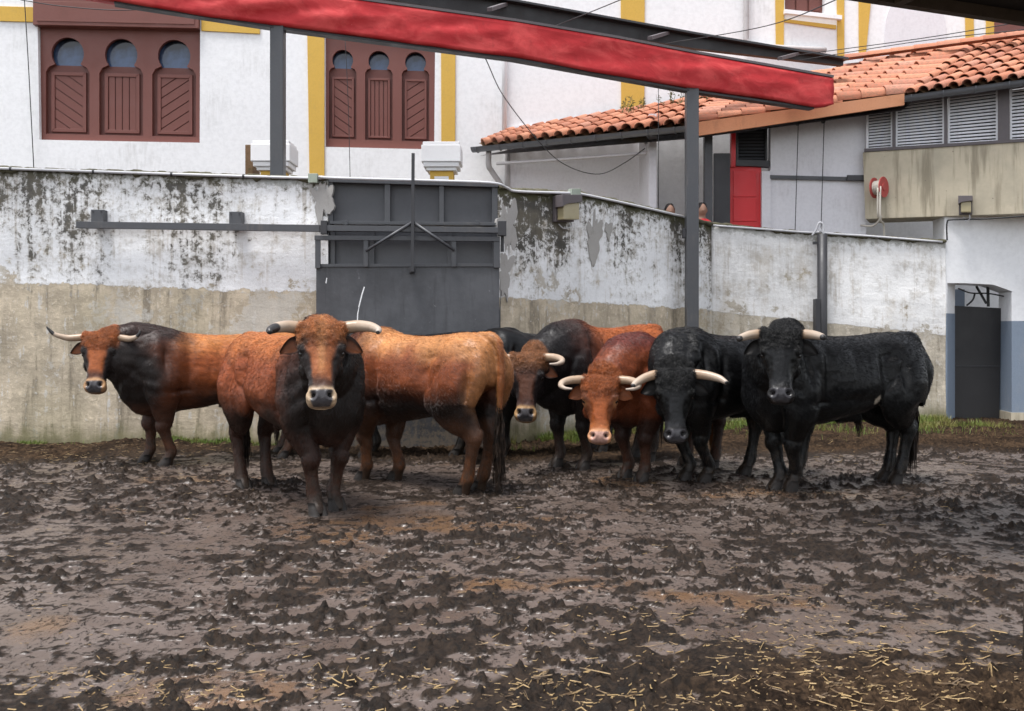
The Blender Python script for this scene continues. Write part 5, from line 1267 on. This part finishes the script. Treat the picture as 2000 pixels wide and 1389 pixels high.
# front bull, facing the camera
bull('large red-brown bull facing the camera in front of the herd', [gnd(655, 993), gnd(617, 1003)], [gnd(524, 950), gnd(474, 954)],
     dict(poll=(628, 638, 7.22), yaw=0, pitch=R(24), scale=1.0), dict(blaze=(0.37,0.1632,0.0594), face=(0.2516,0.0782,0.0264), poll=(0.3108,0.1088,0.033), low=(.018,.008,.005), mid=(.22,.052,.014), top=(.34,.112,.031), leg=(.026,.010,.006), shin=(.045,.019,.011), neck=(.009,.0052,.004), necklen=.06, belly=.86, ring=(.43,.31,.20)),
     [(-1, [(.09,.0,-.08,.048), (.17,-.022,-.075,.054), (.25,-.020,-.045,.051), (.325,.018,.02,.044), (.366,.068,.085,.033), (.365,.098,.115,.018)], (.66,.50)), (1, [(.09,.0,-.08,.048), (.17,-.022,-.075,.054), (.27,-.024,-.045,.051), (.36,.012,.02,.043), (.412,.066,.085,.031), (.405,.102,.12,.016)], (.98,.10))], voxel_size=.0095, seed=2, hairs=52000)
# left bull, side on, head turned to the camera
bull('orange bull with dark neck and upturned horn tips at the left wall', [gnd(328, 909), gnd(287, 903)], [Vector((-2.52, 10.82, 0)), Vector((-2.66, 11.16, 0))],
     dict(poll=(193, 655, 10.0), yaw=R(-16), pitch=R(20), scale=.98), dict(face=(0.2664,0.0748,0.0211), poll=(0.296,0.0884,0.0231), top=(.38,.140,.038), mid=(.26,.064,.016), low=(.016,.008,.005), leg=(.045,.017,.009), shin=(.065,.025,.012), necklen=.07, neck=(.0085,.0048,.0036), crest=(.024,.011,.009), belly=.84, ring=(.31,.175,.085)),
     [(-1, [(.09,-.0,-.07,.046), (.18,.0,-.065,.046), (.32,.015,-.04,.037), (.44,-.01,.0,.026), (.50,-.06,.03,.014), (.52,-.085,.04,.006)], (.66,.2)), (1, [(.09,-.0,-.07,.046), (.18,.0,-.065,.046), (.30,.03,-.03,.037), (.38,.03,.02,.027), (.42,.0,.05,.016), (.425,-.035,.06,.006)], (.70,.2))], seed=3, voxel_size=.0115)
# tan bull seen from behind
bull('tan bull with pale rump and hanging tail seen from behind', [gnd(712, 937), gnd(775, 937)][::1], [gnd(906, 966), gnd(938, 957)],
     dict(poll=(650, 700, 9.85), yaw=R(150), pitch=R(30), scale=.98), dict(top=(.39,.170,.060), mid=(0.1628,0.0422,0.0132), low=(.014,.008,.006), neck=(.06,.02,.010), leg=(.060,.025,.012), shin=(0.1036,0.0374,0.0132), rump=(0.2664,0.1122,0.0396), tail=(0.222,0.0748,0.0238), belly=.92, necklen=.25, toph=1.12),
     [(-1, HOUT(.33,.05,.05), (.85,.3)), (1, HOUT(.33,.05,.05), (.85,.3))], seed=4, tailswing=-.02, tailcol=((.012,.008,.006), (.035,.022,.015)), taillen=1.25, voxel_size=.0105, prepuce=False)
BLK = dict(top=(.0050,.0050,.0058), mid=(.0030,.0030,.0034), low=(.0022,.0022,.0022), neck=(.0028,.0028,.0032), leg=(.0035,.0035,.0035), shin=(.006,.005,.005), face=(.0045,.0045,.005), cheek=(.003,.003,.003), poll=(.004,.004,.0043), ring=(.010,.009,.009), pad=(.045,.043,.048), gloss=.34, ear=(.018,.016,.015), bridge=(.013,.013,.014))  # bluish paler top paints the sheen on the back, darker low the belly shade
# black bull between the tan bull and the gate
bull('black bull mostly hidden between the tan bull and the gate', [Vector((-1.64, 10.90, 0)), Vector((-1.60, 11.24, 0))], [Vector((-.62, 10.98, 0)), Vector((-.46, 11.30, 0))],
     dict(poll=(642, 715, 10.75), yaw=R(-50), pitch=R(25), scale=.95), BLK, [(-1, HOUT(.3,.03,.05), (.85,.3)), (1, HOUT(.3,.03,.05), (.85,.3))], seed=5, voxel_size=.015, detail=False)
# black bull behind the dark-maned one
bull('black bull behind the dark-maned bull, its head hidden by the tan rump', [Vector((-.12, 11.2, 0)), Vector((-.10, 10.9, 0))][::-1], [Vector((1.08, 11.45, 0)), Vector((1.00, 11.78, 0))],
     dict(poll=(905, 735, 10.35), yaw=R(-25), pitch=R(15), scale=.95), BLK, [(-1, HOUT(.3,.03,.05), (.85,.3)), (1, HOUT(.3,.03,.05), (.85,.3))], seed=6, voxel_size=.014, detail=False)
CURL = lambda r0=.047: [(.09,.0,-.07,r0), (.18,-.012,-.06,r0), (.28,.0,-.03,r0*.90), (.345,.035,.03,r0*.76), (.355,.08,.10,r0*.58), (.31,.115,.16,r0*.38), (.245,.125,.19,r0*.2)]
# dark-maned red bull
bull('red bull with dark mane, dark face and cream ringed muzzle', [gnd(1142, 916), gnd(1090, 911)], [Vector((1.52, 10.66, 0)), Vector((1.40, 10.98, 0))],
     dict(poll=(1029, 697, 9.55), yaw=R(-6), pitch=R(18), scale=.99), dict(face=(.085,.036,.022), cheek=(.016,.012,.012), poll=(.22,.09,.035), neck=(.0085,.007,.0075), top=(0.2664,0.0714,0.0185), mid=(0.1406,0.0326,0.0099), low=(.008,.006,.005), leg=(.010,.007,.006), shin=(.03,.014,.009), necklen=.13, belly=.90, ring=(.32,.19,.085), bridge=(.05,.025,.02)),
     [(-1, HOUT(.27,.03,.03), (1.2,.2)), (1, CURL(.048), (1.2,.2))], seed=7, height=1.055)
# all-red bull with incurved horns
bull('chestnut red bull with lowered head and incurving horns', [gnd(1256, 939), gnd(1224, 932)], [Vector((2.08, 10.05, 0)), Vector((1.84, 10.3, 0))],
     dict(poll=(1172, 742, 8.78), yaw=R(-3), pitch=R(14), scale=.97), dict(face=(0.2738,0.0714,0.0185), cheek=(.16,.05,.02), poll=(0.2664,0.0748,0.0198), neck=(.14,.034,.012), crest=(.09,.018,.012), top=(0.2368,0.0612,0.0172), mid=(0.1406,0.0286,0.0092), low=(.016,.007,.005), leg=(.028,.011,.007), shin=(.055,.020,.010), necklen=-.05, belly=.90, ring=(.50,.25,.13), pad=(.44,.26,.21), bridge=(.34,.11,.035), eyering=(.36,.16,.07), tail=(.2,.07,.02)),
     [(-1, CURL(.049), (1.2,.2)), (1, CURL(.049), (1.2,.2))], seed=8, height=.968, tailcol=((.20,.07,.02), (.10,.04,.015)))
# left black bull with lowered head
bull('black bull with lowered head beside the chestnut bull', [gnd(1380, 941), gnd(1342, 936)], [Vector((2.78, 9.5, 0)), gnd(1458, 926)],
     dict(poll=(1319, 730, 8.62), yaw=R(3), pitch=R(14), scale=1.0), BLK, [(-1, [(.09,.0,-.07,.048), (.18,.0,-.06,.050), (.27,.035,-.03,.045), (.34,.085,.02,.037), (.37,.12,.06,.026), (.375,.13,.075,.018)], (.84,.3)), (1, [(.09,.0,-.07,.048), (.18,-.01,-.06,.050), (.29,.01,-.03,.045), (.38,.045,.02,.036), (.43,.085,.06,.024), (.438,.095,.075,.016)], (.93,.2))], seed=9)
# right black bull
bull('glossy black bull with pale flank patch at the right end of the herd', [gnd(1548, 957), gnd(1519, 955)], [gnd(1752, 943), gnd(1730, 937)],
     dict(poll=(1525, 648, 8.22), yaw=R(0), pitch=R(20), scale=1.0), dict(BLK, patch=(-.20, .79, .055, (.42,.36,.29)), patchside=1),
     [(-1, [(.09,.0,-.07,.044), (.18,.0,-.06,.047), (.26,.025,-.02,.043), (.325,.070,.04,.034), (.345,.098,.07,.022)], (.86,.45)), (1, [(.09,.0,-.07,.044), (.18,.0,-.06,.047), (.26,.020,-.02,.043), (.325,.058,.04,.034), (.345,.082,.07,.022)], (.86,.45))], voxel_size=.0095, seed=10, hairs=48000, tailswing=-.05, taillen=1.15)

# ================================================================== people behind the wall
def person(px, py, Y, shirt, hair, label, seed):
    p = pt(px, py, Y); zf = p.z-1.72; x, y = p.x, Y
    q = []
    L = lambda rows: ringloft([r[:3] for r in rows], [(1,0,0)]*len(rows), [(0,1,0)]*len(rows), [r[3] for r in rows], [r[4] for r in rows], 18)
    q.append(L(interp([(0,0,.86,.15,.11), (0,0,1.0,.165,.115), (0,0,1.2,.17,.12), (0,0,1.36,.195,.115), (0,0,1.44,.14,.09), (0,0,1.49,.062,.065), (0,0,1.54,.058,.062)], 4)))
    q.append(ellipsoid((0,-.01,1.62), (.076,.098,.112))); q.append(ellipsoid((0,-.105,1.60), (.014,.02,.02)))
    for s in (-1, 1):
        q.append(ellipsoid((s*.078,.0,1.61), (.012,.022,.032)))
        q.append(L(interp([(s*.09,0,.93,.10,.10), (s*.10,0,.70,.078,.085), (s*.10,.0,.48,.058,.062), (s*.10,.02,.30,.055,.06), (s*.10,.02,.10,.04,.045), (s*.10,-.0,.05,.045,.07), (s*.10,-.04,.015,.045,.11)], 3)))
        q.append(L(interp([(s*.185,0,1.40,.055,.06), (s*.225,.01,1.22,.05,.05), (s*.24,.0,1.08,.042,.042), (s*.23,-.08,.92,.033,.033), (s*.22,-.11,.84,.036,.022), (s*.22,-.12,.76,.03,.016)], 3)))
    me, co = voxel(q, .014, 3); c = np.tile(np.array([.30,.17,.12]), (len(co), 1)); z = co[:, 2]
    c[(z > .86) & (z < 1.475) & ~((np.abs(co[:, 0]) > .2) & (z < 1.18))] = shirt; c[z < .92] = np.where((np.abs(co[z < .92, 0]) > .185)[:, None], c[z < .92], np.array([.03,.035,.05])); c[z < .09] = (.02,.02,.02)
    n2 = M('clothes_skin'); MATC = n2.out(n2.attr('coat', 'Color'), .7); me.materials.clear(); me.materials.append(MATC)
    t = me.attributes.new('coat', 'FLOAT_COLOR', 'POINT'); t.data.foreach_set('color', np.concatenate([c, np.ones((len(c), 1))], 1).astype(np.float32).ravel())
    me.vertices.foreach_set('co', co.ravel()); me.polygons.foreach_set('use_smooth', [True]*len(me.polygons)); me.update(); me.name = 'body'
    r = empty('person', (x, y, zf), label, 'person', 'people behind the wall'); o = bpy.data.objects.new('body', me); COL.objects.link(o); o.parent = r
    hv, hf = ellipsoid((0,.012,1.645), (.086,.104,.098), 14); hv = hv + (np.array([[.006*math.sin(37*i+seed)] for i in range(len(hv))]))*np.array([1,1,1]); hv[:, 1] = np.where((hv[:, 2] < 1.60) & (hv[:, 1] < 0), hv[:, 1]+.06, hv[:, 1])
    m_ = bpy.data.meshes.new('hair'); m_.from_pydata(hv.tolist(), [], hf); m_.materials.append(hair_mat(hair, tuple(x*1.5 for x in hair))); m_.polygons.foreach_set('use_smooth', [True]*len(hf)); o = bpy.data.objects.new('hair', m_); COL.objects.link(o); o.parent = r
person(1308, 400, 15.75, (.25,.26,.3), (.010,.008,.008), 'person with dark hair, head just above the sloping white wall', 1)
person(1371, 398, 15.6, (.55,.02,.03), (.010,.008,.008), 'person in red beside the tall grey post, partly hidden', 2)

# ================================================================== straw, grass, weeds
def scatter():
    rr = random.Random(3); V, F = [], []
    def straw(x, y, L, wd, an, tilt=0., lift=.004):
        z = ground_z(x, y)+lift-rr.uniform(0, .011); d = Vector((math.cos(an), math.sin(an), tilt)); s = Vector((-math.sin(an), math.cos(an), 0)); bend = rr.uniform(-.12, .12); n0 = len(V)
        for i in range(4):
            t = i/3-.5; xx = x+d.x*L*t+s.x*bend*L*(t*t*4-1)*.3; yy = y+d.y*L*t+s.y*bend*L*(t*t*4-1)*.3
            c = Vector((xx, yy, max(ground_z(xx, yy)-.002, z+d.z*L*t)))
            V.extend([c-s*wd, c+Vector((0,0,wd*1.3)), c+s*wd])
        for i in range(3):
            e = n0+3*i; F.extend([(e, e+3, e+4, e+1), (e+1, e+4, e+5, e+2)])
    def spot(x, y, n, sp, L0=.10):
        for _ in range(n):
            straw(x+rr.gauss(0, sp), max(2.2, y+rr.gauss(0, sp*.6)), rr.uniform(.2, 1.2)*L0, rr.uniform(.0007, .0017)*(1+.9*float(sstep(5.2, 4.2, y))), rr.uniform(-.7, .7) if rr.random() < .55 else rr.uniform(0, 3.14), rr.gauss(0, .15))
    for _ in range(110):                                   # dense band at the near right
        y = rr.uniform(3.5, 4.7); x = rr.uniform(-.3, 2.6)
        if rr.random() < sstep(4.6, 3.9, y - .15*x): spot(x, y, 1, .02, .12)
    for px, py, n in ((1100, 1360, 30), (1060, 1340, 20), (1500, 1270, 22), (1460, 1310, 18), (1640, 1240, 18), (1270, 1235, 14), (1620, 1360, 26), (1760, 1370, 26), (1900, 1330, 26), (1480, 1212, 14), (1780, 1180, 16), (350, 1345, 26), (700, 1340, 18), (220, 1330, 14), (90, 1330, 10), (1170, 1230, 10), (1560, 1175, 10), (1880, 1250, 18), (1700, 1290, 18), (1350, 1380, 22)):
        p = gnd(px, py); spot(p.x, p.y, int(n*.5), .16, .11); spot(p.x, p.y, n*4, .25, .028)
    for _ in range(700):
        y = 3.4+3.1*rr.random()**1.5; x = rr.uniform(-.58, .58)*y; spot(x, y, 1, .02, .05)
    for _ in range(700):
        y = rr.uniform(6.0, 11.5); x = rr.uniform(-.56, .60)*y
        if abs(x) > 2.2 or y > 10.2 or rr.random() < .25: spot(x, y, 1, .03, .07)
    for _ in range(500): spot(rr.uniform(-6.5, -3.2), rr.uniform(10.2, 11.75), 1, .05, .09)
    for _ in range(500): spot(rr.uniform(3.2, 8.5), rr.uniform(9.6, 14.6), 1, .05, .09)
    m = M('straw'); n = m.noise(m.coord(), 14, 3); ms = m.out(m.mix(m.rng(n, .40, .62), (.32,.215,.095), (.085,.05,.022)), .65)
    tag(mk('straw_litter', V, F, ms, None, False), 'yellow straw scattered over the mud', 'straw', kind='stuff')
    # grass along the wall feet
    V, F = [], []
    def blade(x, y, h, an):
        z = ground_z(x, y) if y < 16.4 and abs(x) < 10 else 0.; s = Vector((math.cos(an), math.sin(an), 0))*.0035; lean = Vector((rr.gauss(0, .3), rr.gauss(0, .3), 0))*h; n0 = len(V); b = Vector((x, y, z-.01))
        V.extend([b-s, b+s, b+lean*.35+Vector((0,0,h*.6))-s*.7, b+lean*.35+Vector((0,0,h*.6))+s*.7, b+lean+Vector((0,0,h))]); F.extend([(n0, n0+1, n0+3, n0+2), (n0+2, n0+3, n0+4)])
    def patch(x0, x1, f, depth, n, hmax, thr):
        k = 0
        while k < n:
            x = rr.uniform(x0, x1); yw = f(x); y = yw-.03-abs(rr.gauss(0, depth)); k += 1
            if float(fbm(x*1.7, y*2.2, o=2)) > thr: blade(x, y, rr.uniform(.25, 1)*hmax, rr.uniform(0, 3.14))
    patch(-7, -3.0, lambda x: 11.97, .12, 5000, .07, .05); patch(-3.0, -2.2, lambda x: 11.9, .06, 500, .05, -.1)
    patch(-.1, 3.1, lambda x: 12.0+(x+.18)*.92, .32, 12000, .13, -.15); patch(3.0, 6.9, lambda x: 15.0+.05*(x-3), .7, 18000, .14, .10); patch(6.7, 9.5, lambda x: 14.9, .5, 7000, .10, .12)
    m = M('grass'); n = m.noise(m.coord(), 2.2, 4); ms = m.out(m.mix(m.rng(n, .38, .62), (.105,.165,.022), (.17,.16,.04)), .55)
    tag(mk('grass', V, F, ms, None, False), 'short green grass along the foot of the walls', 'grass', kind='stuff')
scatter()
def weed(px, py, Y, h, n, label, seed):
    rr = random.Random(seed); p = pt(px, py, Y); r = empty('roof_weed', p, label, 'plant', 'weeds growing on the annex roof')
    sv_, sf_, lv, lf_ = [], [], [], []; b = MB(); l = MB()
    for _ in range(n):
        a = p+Vector((rr.gauss(0, .12), rr.gauss(0, .04), 0)); tip = a+Vector((rr.gauss(0, .10), rr.gauss(0, .06), h*rr.uniform(.4, 1))); md = a.lerp(tip, .5)+Vector((rr.gauss(0, .03), 0, 0)); b.tube([a, md, tip], [.006, .004, .002], 4)
        for _k in range(9):
            c = a.lerp(tip, rr.uniform(.05, .9)); d = Vector((rr.gauss(0, 1), rr.gauss(0, .6), rr.gauss(.4, .4))).normalized()*rr.uniform(.03, .07); s = d.cross(Vector((0,1,.2))).normalized()*.008; l.add([c, c+d*.5+s, c+d, c+d*.5-s], [(0,1,2,3)])
    m = M('weed'); ms = m.out(m.mix(m.rng(m.noise(m.coord(), 9, 2), .4, .6), (.06,.09,.02), (.16,.13,.06)), .6)
    b.build('stems', ms, r); l.build('leaves', ms, r)
weed(1238, 222, 16.9, .38, 12, 'green weed tuft on the roof below the ochre pilaster', 1)
weed(1310, 206, 16.9, .35, 8, 'dry weed stalks on the roof left of the tall post', 2)
weed(1375, 196, 16.9, .30, 8, 'dry weed stalks on the roof right of the tall post', 3)
